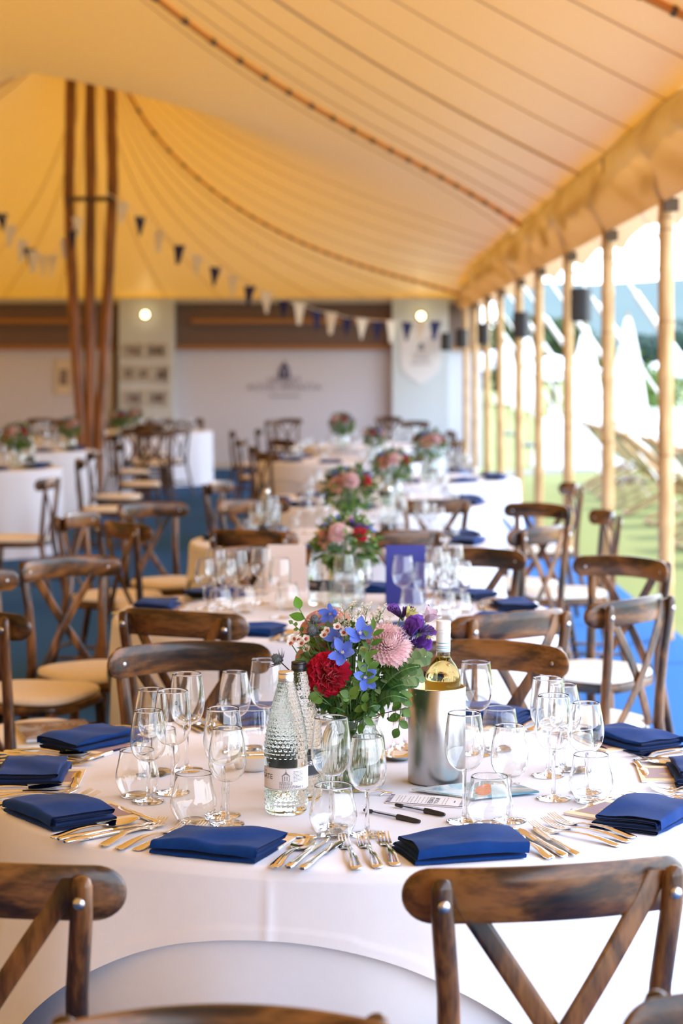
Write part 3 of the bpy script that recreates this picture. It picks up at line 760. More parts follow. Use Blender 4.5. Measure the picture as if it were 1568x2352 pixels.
mb = MB(); rn = random.Random(2); fine_lines(mb, .0153, 0, 2.6, [.263, .2665], rn, .0016); mb.build('neck_print', M['teal'], wine, smooth=False)

# ------------------------------------------------------------------ small things on the front table
x, y = onplane(580, 1768); b = empty('butter_dish', (x, y, TZ+.0008)); tag(b, 'small white butter dish left of the water bottle', 'dish')
mb = MB(); mb.lathe([(.026, 0), (.030, .001), (.036, .010), (.040, .022), (.0405, .030), (.0395, .0305), (.0385, .029), (.035, .012), (.028, .005), (0, .004)], 48); mb.build('bowl', M['porcelain'], b)
mb = MB(); mb.lathe([(0, .024), (.030, .024), (.0378, .0225)], 30, capb=False); tag(mb.build('butter', plain('butter', (.80, .62, .30), .5), b), 'pale yellow butter')
o = link('knife', SKNIFE); o.location = (x-.045, y-.028, TZ+.0335); o.rotation_euler = (0, 0, -PI/2+.03); tag(o, 'small knife resting on the butter dish', 'knife')
x, y = onplane(912, 1744); b = empty('saucer', (x, y, TZ+.0008)); tag(b, 'small shallow dish behind the vase, left of the cooler', 'dish')
mb = MB(); mb.lathe([(.022, 0), (.025, .001), (.038, .009), (.040, .011), (.037, .0105), (.024, .004), (0, .003)], 40); mb.build('plate', M['steel'], b)
def pen(p0, p1, label):
    a, c = Vector((*onplane(*p0), TZ+.0048)), Vector((*onplane(*p1), TZ+.0048)); d = c-a; L = d.length
    r = empty('ballpoint_pen', a, math.atan2(d.y, d.x)); tag(r, label, 'pen', 'black ballpoint pens')
    mb = MB(); mb.tube([(L*.13, 0, 0), (L*.62, 0, 0)], .0040, 6); mb.build('barrel', M['pen_clear'], r, smooth=False)
    mb = MB(); mb.tube([(L*.14, 0, 0), (L*.6, 0, 0)], .0014, 8); mb.build('ink_refill', M['ink'], r)
    mb = MB(); mb.tube([(0, 0, 0), (L*.02, 0, 0), (L*.12, 0, 0), (L*.135, 0, 0)], [.0028, .0035, .0042, .0040], 12); mb.build('end_plug', M['cap_black'], r)
    mb = MB(); mb.tube([(L*.60, 0, 0), (L*.605, 0, 0), (L*.64, 0, 0), (L*.92, 0, .0), (L*.995, 0, 0), (L, 0, 0)], [.0040, .0056, .0057, .0045, .0034, .0028], 14); mb.box((L*.8, .0050, 0), (L*.30, .002, .0028)); mb.build('cap', M['cap_black'], r)
pen((908, 1854), (1021, 1877), 'black ballpoint pen nearer the feedback leaflet')
pen((836, 1866), (964, 1893), 'black ballpoint pen nearer the right blue napkin')
# feedback leaflet, clip and brochure
def flat(name, cs, z, th, mat, parent=None, lift=None):
    mb = MB(); v = [(*onplane(*c), z+(lift[i] if lift else 0)) for i, c in enumerate(cs)]
    mb.add(v+[(p[0], p[1], p[2]+th) for p in v], [(3, 2, 1, 0), (4, 5, 6, 7), (0, 1, 5, 4), (1, 2, 6, 5), (2, 3, 7, 6), (3, 0, 4, 7)])
    return mb.build(name, mat, parent, smooth=False), v
lf = empty('feedback_leaflet'); tag(lf, 'white feedback leaflet with a navy striped border, in front of the cooler', 'leaflet')
LC = [(885, 1846), (1062, 1857), (1068, 1834), (899, 1827)]
_, LV = flat('sheet', LC, TZ+.0006, .0025, M['paper'], lf)
A, B_, D_ = Vector(LV[0]), Vector(LV[1]), Vector(LV[3])
ux, uy = (B_-A), (D_-A)
def lp(u, v, z=.0034): p = A+ux*u+uy*v; return (p.x, p.y, TZ+z)
mb = MB()
for q in range(7):
    v0, v1 = (q+.1)/7, (q+.6)/7
    for u0, u1 in ((.0, .055), (.945, 1)): mb.add([lp(u0, v0), lp(u1, v0), lp(u1, v1), lp(u0, v1)], [(0, 1, 2, 3)])
mb.add([lp(0, .0), lp(1, 0), lp(1, .045), lp(0, .045)], [(0, 1, 2, 3)])
mb.build('navy_stripes', M['navy'], lf, smooth=False)
mb = MB()
def put_text(s, size, u, v, scale_u):
    vs, fs = text_mesh(s, 1.0)
    # lettering runs across the sheet, read from the right hand end
    mb.add([lp(u+vx[1]*size*scale_u, v-vx[0]*size, .0036) if False else lp(u-vx[1]*size*scale_u, v+vx[0]*size, .0036) for vx in vs], fs)
put_text('YOUR', .26, .64, .5, .30); put_text('FEEDBACK', .16, .565, .5, .55)
mb.build('lettering', M['ink'], lf, smooth=False)
rn = random.Random(5)
for us in ((.12, .16, .20, .27, .31, .36, .40, .45, .50), (.72, .76)):
    mb = MB()
    for u in us:
        v = .14
        while v < .84:
            l = rn.uniform(.04, .14); mb.add([lp(u, v), lp(u+.008, v), lp(u+.008, v+l), lp(u, v+l)], [(0, 1, 2, 3)]); v += l+.04
    mb.build('small_print', M['grey_ink'], lf, smooth=False)
mb = MB(); mb.add([lp(.86, .40), lp(.875, .40), lp(.875, .62), lp(.86, .62)], [(0, 1, 2, 3)]); mb.build('emblem', M['navy'], lf, smooth=False)
clip = empty('bulldog_clip', (*onplane(884, 1827), TZ+.004), .25); tag(clip, 'small metal clip gripping the left end of the feedback leaflet', 'clip')
mb = MB(); mb.tube([(-.030, .004, .003), (-.010, .003, .007), (0, 0, .002), (.014, -.004, .0015)], [.0016, .0022, .0026, .002], 8); mb.tube([(-.012, -.006, -.002), (-.004, -.002, .001), (.006, -.001, .002)], [.0014, .002, .0022], 8); mb.build('spring_jaw', M['steel'], clip)
br = empty('brochure'); tag(br, 'glossy blue photo brochure lying right of the cooler under the glasses', 'brochure')
BC = [(945, 1820), (1085, 1841), (1238, 1826), (1150, 1797)]
m = NT('brochure_photo'); v = m.coords((9, 9, 9), 0, 'Object')
f = m.noise(1.1, 4, v, .6, 1.6)
c = m.ramp(f, [(.35, (.10, .30, .42)), (.47, (.30, .52, .62)), (.55, (.66, .68, .70)), (.68, (.16, .38, .52))]); m.surf(m.pbsdf(c, .12, 0, .6)); M['broch'] = m.mat
_, BV = flat('cover', BC, TZ+.0045, .0035, M['broch'], br, (0, 0, 0, 0))
mb = MB(); bx, by = onplane(1106, 1827); mb.ball((bx, by+.01, TZ+.0083), (.020, .045, .0006), 14); mb.ball((bx+.012, by+.05, TZ+.0083), (.012, .03, .0006), 10); tag(mb.build('printed_figure', plain('coral_print', (.70, .24, .13), .3, var=.25, vs=90), br), 'coral coloured printed shape')
mb = MB(); vs, fs = text_mesh('HENLEY', .014); bx, by = onplane(1168, 1809); mb.add([(bx+a[0], by+a[1]*1.6, TZ+.0085) for a in vs], fs); mb.ball((bx+.004, by+.022, TZ+.0085), (.006, .010, .0004), 8); mb.build('lettering', M['grey_ink'], br, smooth=False)
# magazine on the seat of the left chair, cards standing on table two
mg = empty('magazine', (-.905, 6.00, .4905), .30); tag(mg, 'glossy magazine lying on the chair seat at the left edge', 'magazine')
mb = MB(); mb.box((0, 0, .004), (.22, .28, .008)); mb.build('pages', M['paper'], mg)
m = NT('magazine_cover'); v = m.coords((5, 5, 5)); c = m.ramp(m.noise(1.6, 4, v, .6, .8), [(.35, (.05, .03, .025)), (.5, (.22, .12, .08)), (.58, (.30, .36, .42)), (.7, (.40, .24, .12))]); m.surf(m.pbsdf(c, .2, 0, .6))
mb = MB(); mb.box((0, 0, .0087), (.224, .284, .0012)); mb.build('cover', m.mat, mg)
mb = MB(); vs, fs = text_mesh('REGATTA', .036); mb.add([(a[0]+.02, a[1]+.06, .0096) for a in vs], fs); mb.build('lettering', plain('pale_ink', (.45, .36, .30), .5), mg, smooth=False)
def stand_card(name, px, py, w, h, rz, mat, label, cat):
    x, y = onplane(px, py); r = empty(name, (x, y, TZ+.001), rz); tag(r, label, cat)
    mb = MB()
    for s in (-1, 1):
        mb.add([(-w/2, s*.03, 0), (w/2, s*.03, 0), (w/2, s*.001, h), (-w/2, s*.001, h), (-w/2, s*.03-.0016*s, 0), (w/2, s*.03-.0016*s, 0), (w/2, 0, h), (-w/2, 0, h)], [(0, 1, 2, 3), (7, 6, 5, 4), (0, 3, 7, 4), (1, 5, 6, 2), (0, 4, 5, 1), (3, 2, 6, 7)])
    mb.build('folded_card', mat, r, smooth=False); return r
stand_card('menu_card', 931, 1388, .145, .215, .02, plain('royal_blue_card', (.014, .022, .24), .45), 'tall royal blue menu card standing on the second table', 'card')
stand_card('menu_card', 658, 1355, .15, .175, -.05, plain('pale_pink_card', (.74, .66, .64), .55), 'white menu card standing left of the second table bottle', 'card')
# ------------------------------------------------------------------ flowers
M['leaf_dark'] = leafmat('dark_leaf', (.012, .050, .010), (.055, .15, .025))
M['leaf_mid'] = leafmat('mid_leaf', (.06, .15, .018), (.20, .34, .055))
M['leaf_grey'] = leafmat('grey_leaf', (.10, .17, .06), (.26, .34, .13), .6)
M['leaf_bright'] = leafmat('bright_leaf', (.09, .26, .03), (.16, .38, .05), .35)
M['stemg'] = plain('green_stem', (.10, .20, .05), .5)
M['twig'] = plain('brown_twig', (.07, .035, .02), .6)
def petal_mat(name, a, b, trans=.3):
    m = NT(name)
    rnd = m.n('ShaderNodeNewGeometry').outputs['Random Per Island']
    c = m.mix(a, b, rnd); d = m.pbsdf(c, .55, 0, .25, Sheen_Weight=.2); t = m.n('ShaderNodeBsdfTranslucent', {'Color': c})
    m.surf(m.n('ShaderNodeMixShader', {0: trans, 1: d.outputs[0], 2: t.outputs[0]})); return m.mat
M['pink'] = petal_mat('pale_pink_petal', (.90, .62, .65), (.94, .78, .77))
M['peach'] = petal_mat('dusky_peach_petal', (.62, .30, .24), (.72, .42, .34))
M['crimson'] = petal_mat('crimson_petal', (.50, .003, .030), (.74, .012, .065))
M['blue'] = petal_mat('delphinium_blue_petal', (.09, .17, .68), (.16, .26, .80))
M['purple'] = petal_mat('purple_petal', (.11, .025, .26), (.22, .07, .42))
M['lilac'] = petal_mat('lilac_petal', (.50, .34, .46), (.62, .48, .52))
M['white_p'] = petal_mat('cream_petal', (.78, .70, .58), (.84, .80, .72))
M['yellow'] = petal_mat('yellow_green_bud', (.52, .52, .14), (.62, .60, .22))
M['thistle'] = plain('thistle_grey', (.12, .14, .15), .8, var=.5, vs=200)
M['thistle_b'] = petal_mat('thistle_bract', (.14, .15, .22), (.24, .24, .30))
M['berry'] = plain('red_berry', (.38, .05, .03), .35)
def petal(mb, base, d, up, L, W, curl=0.2, cup=.2, tip=1.0, nu=5, nv=4, wav=0, ph=0, narrow=.35):
    d = Vector(d).normalized(); up = Vector(up); up = (up-d*up.dot(d)); up = up.normalized() if up.length > 1e-6 else d.orthogonal().normalized()
    s = d.cross(up); base = Vector(base)
    def p(i, j):
        t = i/(nu-1); v = -1+2*j/(nv-1)
        w = W*(narrow+(1-narrow)*sin(PI*min(1, t*1.05)**.8)) if t < 1 else W*(.12+.5*(tip-1))
        if tip > 1.2: w = W*(.25+.75*t**.7)
        z = curl*L*t*t-cup*w*(1-v*v)+wav*L*t*sin(ph+v*7+t*3)
        return base+d*(L*t*(1-.12*v*v*(t > .9)))+s*(w*v)+up*z
    mb.grid(p, nu, nv)
def leaf(mb, base, d, up, L, W, curl=-.2, fold=.25, nu=6):
    d = Vector(d).normalized(); up = Vector(up); up = (up-d*up.dot(d)); up = up.normalized() if up.length > 1e-6 else d.orthogonal().normalized()
    s = d.cross(up); base = Vector(base)
    def p(i, j):
        t = i/(nu-1); v = j-1
        w = W*max(.02, sin(PI*t**.85)**.9 if 0 < t < 1 else .02)
        return base+d*L*t+s*(w*v)+up*(curl*L*t*t+fold*w*abs(v))
    mb.grid(p, nu, 3)
def dirs(phi, th): return Vector((sin(th)*cos(phi), sin(th)*sin(phi), cos(th)))
GA = PI*(3-5**.5)
def bloom_chrys(R=.043, n=260):
    mb = MB(); rn = random.Random(1)
    for i in range(n):
        q = (i+.5)/n; th = .05+1.72*q**.62; d = dirs(GA*i, th); L = R*(.62+.36*q)*rn.uniform(.9, 1.08)
        base = d*R*(.10+.12*q)+Vector((0, 0, -R*.10*q))
        inward = Vector((-cos(GA*i)*cos(th), -sin(GA*i)*cos(th), sin(th)))
        petal(mb, base, d, inward, L, R*(.085+.045*q), .30-.28*q, .55, nu=6, nv=4, narrow=.72)
    return {'petals': (mb, 'pink')}
def bloom_carn(R=.039):
    mb = MB(); rn = random.Random(2)
    for i in range(46):
        q = (i+.5)/46; th = .08+1.42*q**.7; d = dirs(GA*i+rn.uniform(-.3, .3), th)
        L = R*rn.uniform(.92, 1.12)*(.95+.25*q)
        petal(mb, (0, 0, -R*.30), d, Vector((0, 0, 1))-d*.3, L, R*.52, rn.uniform(-.16, .2), .1, tip=1.5, nu=7, nv=11, wav=.16, ph=rn.uniform(0, 6))
    c = MB(); c.tube([(0, 0, -R*.9), (0, 0, -R*.35)], [R*.14, R*.24], 10)
    return {'petals': (mb, 'crimson'), 'calyx': (c, 'stemg')}
def bloom_delph(R=.028, spur=True):
    mb = MB(); rn = random.Random(3)
    for k in range(5):
        d = dirs(2*PI*k/5+rn.uniform(-.12, .3), 1.2+rn.uniform(-.32, .32)); petal(mb, d*R*.1, d, (0, 0, 1), R*rn.uniform(.85, 1.2), R*rn.uniform(.30, .40), rn.uniform(-.15, .3), .35, nu=8, nv=5, narrow=.3, wav=.02, ph=k)
    for k in range(3):
        d = dirs(2*PI*k/3, .8); petal(mb, (0, 0, .001), d, (0, 0, 1), R*.4, R*.13, .2, .2)
    c = MB(); c.ball((0, 0, .003), (.0035, .0035, .003), 8)
    for k in range(6): a = k*1.05; c.tube([(0, 0, .002), (.003*cos(a), .003*sin(a), .008)], .0006, 5)
    s = MB(); s.tube([(0, 0, 0), (0, .006, -.010), (.001, .016, -.016)], [.0026, .0018, .0007], 8)
    return {'petals': (mb, 'blue'), 'eye': (c, 'white_p'), 'spur': (s, 'blue')}
def bloom_lis(R=.026):
    mb = MB(); rn = random.Random(4)
    for i in range(12):
        q = i/11; th = .16+.85*q; d = dirs(GA*i*1.3, th*.52)
        petal(mb, (0, 0, -R*.8), d, -Vector((cos(GA*i*1.3), sin(GA*i*1.3), 0)), R*(1.3+.35*q), R*(.30+.40*q), -.05-.20*q, .42, tip=1.45, nu=7, nv=7, wav=.05, ph=i)
    c = MB(); c.tube([(0, 0, -R*1.05), (0, 0, -R*.7)], [R*.12, R*.22], 8)
    for k in range(5):
        d = dirs(2*PI*k/5, .45); leaf(c, (0, 0, -R), d, (0, 0, 1), R*.8, R*.06)
    return {'petals': (mb, 'purple'), 'calyx': (c, 'stemg')}
def bloom_rose(R=.045):
    mb = MB(); rn = random.Random(5)
    for i in range(22):
        q = i/21; d = dirs(GA*i, .15+1.25*q); petal(mb, (0, 0, -R*.5), d, -dirs(GA*i, PI/2), R*(.8+.5*q), R*(.25+.45*q), -.15-.2*q, .35, tip=1.5, nu=6, nv=6, wav=.03, ph=i)
    return {'petals': (mb, 'peach')}
def bloom_bud(R=.012, col='yellow'):
    mb = MB()
    for k in range(5): d = dirs(2*PI*k/5, .3); petal(mb, (0, 0, -R), d, -dirs(2*PI*k/5, PI/2), R*2.2, R*.62, -.28, .5, nu=7, nv=5, narrow=.4)
    return {'petals': (mb, col)}
def bloom_wax(R=.0085):
    mb = MB()
    for k in range(5): d = dirs(2*PI*k/5, 1.2); petal(mb, d*R*.25, d, (0, 0, 1), R*.85, R*.42, .2, .25, nu=5, nv=5, narrow=.5)
    c = MB(); c.tube([(0, 0, -.004), (0, 0, .0015)], [R*.18, R*.36], 10); c.ball((0, 0, .002), (.0012,)*3, 6)
    return {'petals': (mb, 'white_p'), 'centre': (c, 'berry')}
def bloom_thistle(R=.012):
    c = MB(); rn = random.Random(6); c.ball((0, 0, 0), (R*.8, R*.8, R), 14)
    for i in range(130):
        d = dirs(GA*i, math.acos(1-1.75*(i+.5)/130)); b = Vector((d.x*R*.78, d.y*R*.78, d.z*R*.98)); c.tube([b, b+d*R*.22], [R*.07, R*.01], 4)
    b = MB()
    for k in range(11):
        d = dirs(2*PI*k/11+rn.uniform(-.2, .2), 1.25+rn.uniform(-.25, .25)); b.tube([(0, 0, -R*.8), Vector((0, 0, -R*.7))+d*R*1.1, Vector((0, 0, -R*.55))+d*R*2.2+Vector((0, 0, R*.3))], [R*.10, R*.12, R*.01], 5)
    return {'head': (c, 'thistle'), 'bracts': (b, 'thistle_b')}
BCACHE = {}
def bloom_parts(kind):
    if kind not in BCACHE:
        fn = {'chrysanthemum': bloom_chrys, 'carnation': bloom_carn, 'delphinium': bloom_delph, 'lisianthus': bloom_lis, 'rose': bloom_rose, 'wax': bloom_wax, 'thistle': bloom_thistle,
              'bud': bloom_bud, 'lilac_bud': lambda: bloom_bud(.015, 'lilac')}[kind]
        BCACHE[kind] = [(n, mb.mesh(n, M[mat], flip=False, auto=180)) for n, (mb, mat) in fn().items()]
    return BCACHE[kind]
VX, VY = onplane(808, 1808)
NECK = Vector((VX, VY, TZ+.13)); FOOT = Vector((VX, VY, TZ+.014))
def orient(d, roll=0):
    return Vector(d).normalized().to_track_quat('Z', 'Y').to_matrix().to_4x4() @ Matrix.Rotation(roll, 4, 'Z')
def flower(name, kind, px, py, Y, d, label, roll=0, scale=1, group=None, stem='stemg', root=None):
    p = atdepth(px, py, Y); r = empty(name); mw = Matrix.Translation(p) @ orient(d, roll) @ Matrix.Scale(scale, 4)
    r.matrix_world = mw; r.location, r.rotation_euler, r.scale = mw.to_translation(), mw.to_euler(), (scale,)*3
    tag(r, label, 'flower', group)
    for n, me in bloom_parts(kind): link(n, me, r)
    inv = mw.inverted(); rn = random.Random(int(px*3+py)); off = Vector((rn.uniform(-.03, .03), rn.uniform(-.03, .03), 0))
    root = root or NECK
    ctrl = [p-Vector(d).normalized()*.006, p.lerp(root, .35)+Vector((0, 0, -.01))-Vector(d).normalized()*.02, root+off*.7, FOOT-off*.6]
    pts = []
    for q in range(13):
        t = q/12; a, b, c, e = ctrl; pts.append(inv @ (a*(1-t)**3+b*3*t*(1-t)**2+c*3*t*t*(1-t)+e*t**3))
    mb = MB(); mb.tube(pts, .0013/scale, 6); mb.build('stem', M[stem], r)
    return r
Vc = VY
flower('chrysanthemum', 'chrysanthemum', 893, 1478, Vc-.07, (.28, -.75, .62), 'large pale pink chrysanthemum in the vase on the front table', scale=1.08)
flower('carnation', 'carnation', 748, 1547, Vc-.10, (-.35, -.88, .28), 'deep crimson carnation low on the left of the front bouquet')
flower('delphinium', 'delphinium', 826, 1457, Vc-.10, (.1, -.75, .6), 'blue delphinium flower at the top centre of the front bouquet', .3, 1.1)
flower('delphinium', 'delphinium', 787, 1500, Vc-.12, (-.15, -.85, .45), 'blue delphinium flower above the crimson carnation', .9, 1.05)
flower('delphinium', 'delphinium', 838, 1556, Vc-.125, (.1, -.95, .15), 'lowest blue delphinium flower, right of the crimson carnation', 1.7, .95)
flower('delphinium', 'delphinium', 761, 1410, Vc+.0, (-.5, -.75, .1), 'blue delphinium flower hanging at the top left of the front bouquet', .2, .85)
flower('delphinium', 'delphinium', 772, 1468, Vc-.07, (-.45, -.7, .5), 'dark blue delphinium flower half hidden behind the centre ones', 2.2, .9)
flower('lisianthus', 'lisianthus', 922, 1404, Vc-.02, (-.1, -.5, .85), 'purple lisianthus topmost at the right of the front bouquet', 0, .82)
flower('lisianthus', 'lisianthus', 932, 1450, Vc-.06, (-.15, -.8, .55), 'deep purple lisianthus just above the pale pink chrysanthemum', 1, 1.08)
flower('lisianthus', 'lisianthus', 971, 1440, Vc-.03, (.3, -.5, .8), 'purple lisianthus farthest right in the front bouquet', 2, .9)
flower('lisianthus', 'lisianthus', 955, 1472, Vc-.02, (.45, -.7, .4), 'deep purple lisianthus lowest of the purple flowers', 3, .95)
flower('lisianthus_bud', 'lilac_bud', 988, 1413, Vc+.02, (.55, -.2, .8), 'pale lilac lisianthus bud above the wine bottle', 0, 1.1)
flower('lisianthus_bud', 'bud', 942, 1407, Vc-.04, (.5, -.2, .8), 'yellow green lisianthus bud beside the top purple flower')
flower('lisianthus_bud', 'bud', 832, 1492, Vc-.10, (.2, -.7, -.5), 'small yellow green bud hanging below the blue flower', 0, .7)
flower('lisianthus_bud', 'bud', 986, 1461, Vc-.02, (.1, -.2, -.8), 'narrow green bud hanging under the farthest right purple flower', 0, .6)
flower('rose', 'rose', 738, 1428, Vc+.05, (-.3, -.5, .8), 'dusky peach rose half hidden at the top left of the front bouquet')
flower('rose', 'rose', 699, 1520, Vc+.03, (-.85, -.45, .2), 'dusky peach rose behind the black bottle cap', 1, .95)
flower('rose', 'rose', 935, 1520, Vc+.06, (.6, -.5, .3), 'dusky peach rose glimpsed at the right of the front bouquet', 2, .8)
flower('thistle', 'thistle', 636, 1514, Vc-.06, (-.7, -.4, .55), 'grey sea holly head reaching far left beside the bottle caps', 0, 1.0, stem='twig')
flower('thistle', 'thistle', 716, 1450, Vc-.04, (-.3, -.7, .6), 'blue grey sea holly head in front of the peach rose', 0, 1.0)
flower('thistle', 'thistle', 722, 1423, Vc-.02, (-.2, -.5, .8), 'grey sea holly head above another one at the top left', 0, .85)
for q, (px, py) in enumerate([(668, 1478), (686, 1470), (703, 1468), (704, 1491), (693, 1478), (676, 1468), (745, 1459), (782, 1446), (790, 1453), (775, 1440), (800, 1449), (752, 1449)]):
    flower('wax_flower', 'wax', px, py, Vc-.085+.006*(q % 4), (-.3+.2*sin(q), -.8, .45+.2*cos(q*2)), 'tiny white wax flower '+('in the cluster at the left edge of the bouquet' if q < 6 else 'between the blue flowers at the top of the bouquet'), q, 1.15,
           'tiny white wax flowers, '+('left edge cluster' if q < 6 else 'top cluster'))
# wispy cream filler, sprigs, ferns, ivy: each sprig one thing
def sprig(name, label, build, mats=None, cat='foliage'):
    r = empty(name); tag(r, label, cat)
    parts = build()
    for n, (mb, mat) in parts.items(): mb.build(n, M[mat], r, flip=False, auto=180)
    return r
def curve_pts(a, b, bend, n=9):
    a, b = Vector(a), Vector(b); return [a.lerp(b, q/(n-1))+Vector(bend)*sin(PI*q/(n-1)) for q in range(n)]
def statice(px, py, Y, seed):
    def b():
        rn = random.Random(seed); s = MB(); fl = MB(); tip = atdepth(px, py, Y)
        base = NECK.lerp(tip, .25); pts = curve_pts(base, tip, (0, 0, .01)); s.tube(pts, .0010, 5)
        for q in range(16):
            t = rn.uniform(.62, 1.0); i = min(7, int(t*8)); p = pts[i].lerp(pts[i+1], t*8-i); d = dirs(rn.uniform(0, 6.28), rn.uniform(.2, 1.0)); e = p+d*rn.uniform(.006, .020)
            s.tube([p, e], .0006, 4)
            for _ in range(4):
                o = e+Vector((rn.gauss(0, .0022), rn.gauss(0, .0022), rn.gauss(0, .0022)))
                for k in range(3): petal(fl, o, dirs(rn.uniform(0, 6.28), rn.uniform(0, 1.4)), (0, 0, 1), .0042, .0017, .1, .2, nu=3, nv=3)
        return {'stem': (s, 'stemg'), 'florets': (fl, 'white_p')}
    return b
for q, (px, py, dy) in enumerate([(808, 1388, .02), (842, 1402, .0), (868, 1412, .02), (876, 1405, -.02), (790, 1402, -.02), (822, 1410, -.04), (780, 1420, .03), (855, 1424, -.04), (891, 1428, -.03)]):
    r = sprig('filler_sprig', 'wispy cream filler sprig at the top of the front bouquet', statice(px, py, Vc+dy, q), M, 'flower'); r['group'] = 'wispy cream filler sprigs'
def leafy(px, py, Y, bends, L, W, n, mat, seed, side=1.0, lift=.3):
    def b():
        rn = random.Random(seed); s = MB(); lv = MB(); tip = atdepth(px, py, Y); base = NECK.lerp(tip, .3); pts = curve_pts(base, tip, bends, 10); s.tube(pts, .0011, 5)
        for q in range(n):
            t = .45+.55*q/(n-1); i = min(8, int(t*9)); p = pts[i].lerp(pts[i+1], t*9-i); ax = (pts[i+1]-pts[i]).normalized()
            sd = ax.cross(Vector((0, -1, .2))).normalized()*(1 if q % 2 else -1)*side
            if q == n-1: sd = sd*.2
            leaf(lv, p, ax*.75+sd+Vector((0, 0, lift*.3)), (0, -1, .4), L*rn.uniform(.85, 1.1), W*rn.uniform(.85, 1.1), rn.uniform(-.25, .05))
        return {'stem': (s, 'stemg'), 'leaves': (lv, mat)}
    return b
sprig('ruscus_sprig', 'bright green three leaved sprig sticking up at the top left of the bouquet', leafy(688, 1400, Vc+.03, (-.005, 0, .02), .034, .0095, 4, 'leaf_bright', 1, .85))
sprig('leaf_sprig', 'small round leaved sprig at the left above the wax flowers', leafy(672, 1432, Vc-.02, (0, 0, .02), .011, .0042, 9, 'leaf_mid', 2))
sprig('leaf_sprig', 'small leaved sprig hanging over the black bottle cap', leafy(693, 1520, Vc-.08, (0, -.02, .02), .016, .006, 9, 'leaf_mid', 3))
sprig('leaf_sprig', 'pointed leaf sprig between the blue flower and the pink chrysanthemum', leafy(858, 1448, Vc-.11, (0, -.02, .0), .026, .0055, 9, 'leaf_mid', 4))
sprig('leaf_sprig', 'long leaved sprig in the centre under the blue flowers', leafy(845, 1528, Vc-.13, (0, -.03, .0), .030, .008, 9, 'leaf_mid', 5))
sprig('leaf_sprig', 'dark leaf sprig drooping left below the bouquet over the bottle', leafy(712, 1626, Vc-.05, (-.01, -.03, .05), .022, .007, 9, 'leaf_dark', 6))
sprig('variegated_sprig', 'pale green curly sprig at the right beside the wine bottle', leafy(978, 1510, Vc-.05, (.01, -.03, .03), .024, .010, 9, 'leaf_grey', 7))
sprig('variegated_sprig', 'pale green sprig touching the rim of the wine cooler', leafy(958, 1556, Vc-.05, (.01, -.03, .03), .028, .010, 8, 'leaf_grey', 8))
sprig('ivy_sprig', 'ivy sprig hanging down at the right between vase and cooler', leafy(915, 1672, Vc-.05, (.03, -.03, .075), .027, .0095, 10, 'leaf_mid', 9))
sprig('ivy_sprig', 'ivy sprig hanging over the front of the vase rim', leafy(834, 1662, Vc-.075, (.01, -.045, .05), .027, .008, 8, 'leaf_mid', 10))
sprig('ivy_sprig', 'ivy leaves low in the middle of the bouquet', leafy(800, 1590, Vc-.11, (0, -.05, .02), .026, .009, 9, 'leaf_mid', 11))
sprig('ivy_sprig', 'ivy leaves under the crimson carnation', leafy(718, 1588, Vc-.09, (-.01, -.05, .02), .026, .009, 9, 'leaf_mid', 12))
def fern(px, py, Y, bend, seed, size=.026):
    def b():
        s = MB(); lv = MB(); tip = atdepth(px, py, Y); pts = curve_pts(NECK.lerp(tip, .2), tip, bend, 12); s.tube(pts, .0010, 5)
        for q in range(34):
            t = .2+.8*q/33; i = min(10, int(t*11)); p = pts[i].lerp(pts[i+1], t*11-i); ax = (pts[i+1]-pts[i]).normalized()
            for sg in (-1, 1):
                sd = ax.cross(Vector((0, -.8, .6))).normalized()*sg; L = size*(1.05-t)**.6*1.0
                leaf(lv, p, sd+ax*.45, (0, -.8, .6), L, .0026, -.15, .1, 4)
        return {'stem': (s, 'stemg'), 'leaflets': (lv, 'leaf_dark')}
    return b
for q, (px, py, bd, lab) in enumerate([(955, 1575, (0, -.03, .03), 'dark fern frond reaching over the rim of the cooler'), (935, 1606, (0, -.04, .03), 'dark fern frond low at the right, left of the cooler'), (962, 1530, (0, -.03, .03), 'dark fern frond under the purple flowers'),
                                   (715, 1612, (0, -.04, .02), 'dark fern frond low at the left of the bouquet'), (760, 1625, (0, -.06, .02), 'dark fern frond above the vase rim at its left'), (870, 1620, (0, -.06, .02), 'dark fern frond above the vase rim at its right')]):
    sprig('fern_frond', lab, fern(px, py, Vc-.06-.01*(q % 3), bd, q))
for q, (px, py, dx) in enumerate([(686, 1602, -1), (941, 1625, 1)]):
    def b(px=px, py=py):
        s = MB(); tip = atdepth(px, py, Vc-.07); pts = curve_pts(NECK, tip, (0, -.04, .01)); s.tube(pts, .0011, 5); bd = MB()
        for t in (5, 6, 7): e = pts[t]+Vector((0, -.004, -.012)); s.tube([pts[t], e], .0006, 4); bd.ball(e, .0032, 8)
        return {'twig': (s, 'twig'), 'buds': (bd, 'leaf_dark')}
    sprig('twig', 'thin brown budded twig sticking out low at the '+('left' if dx < 0 else 'right')+' of the bouquet', b)
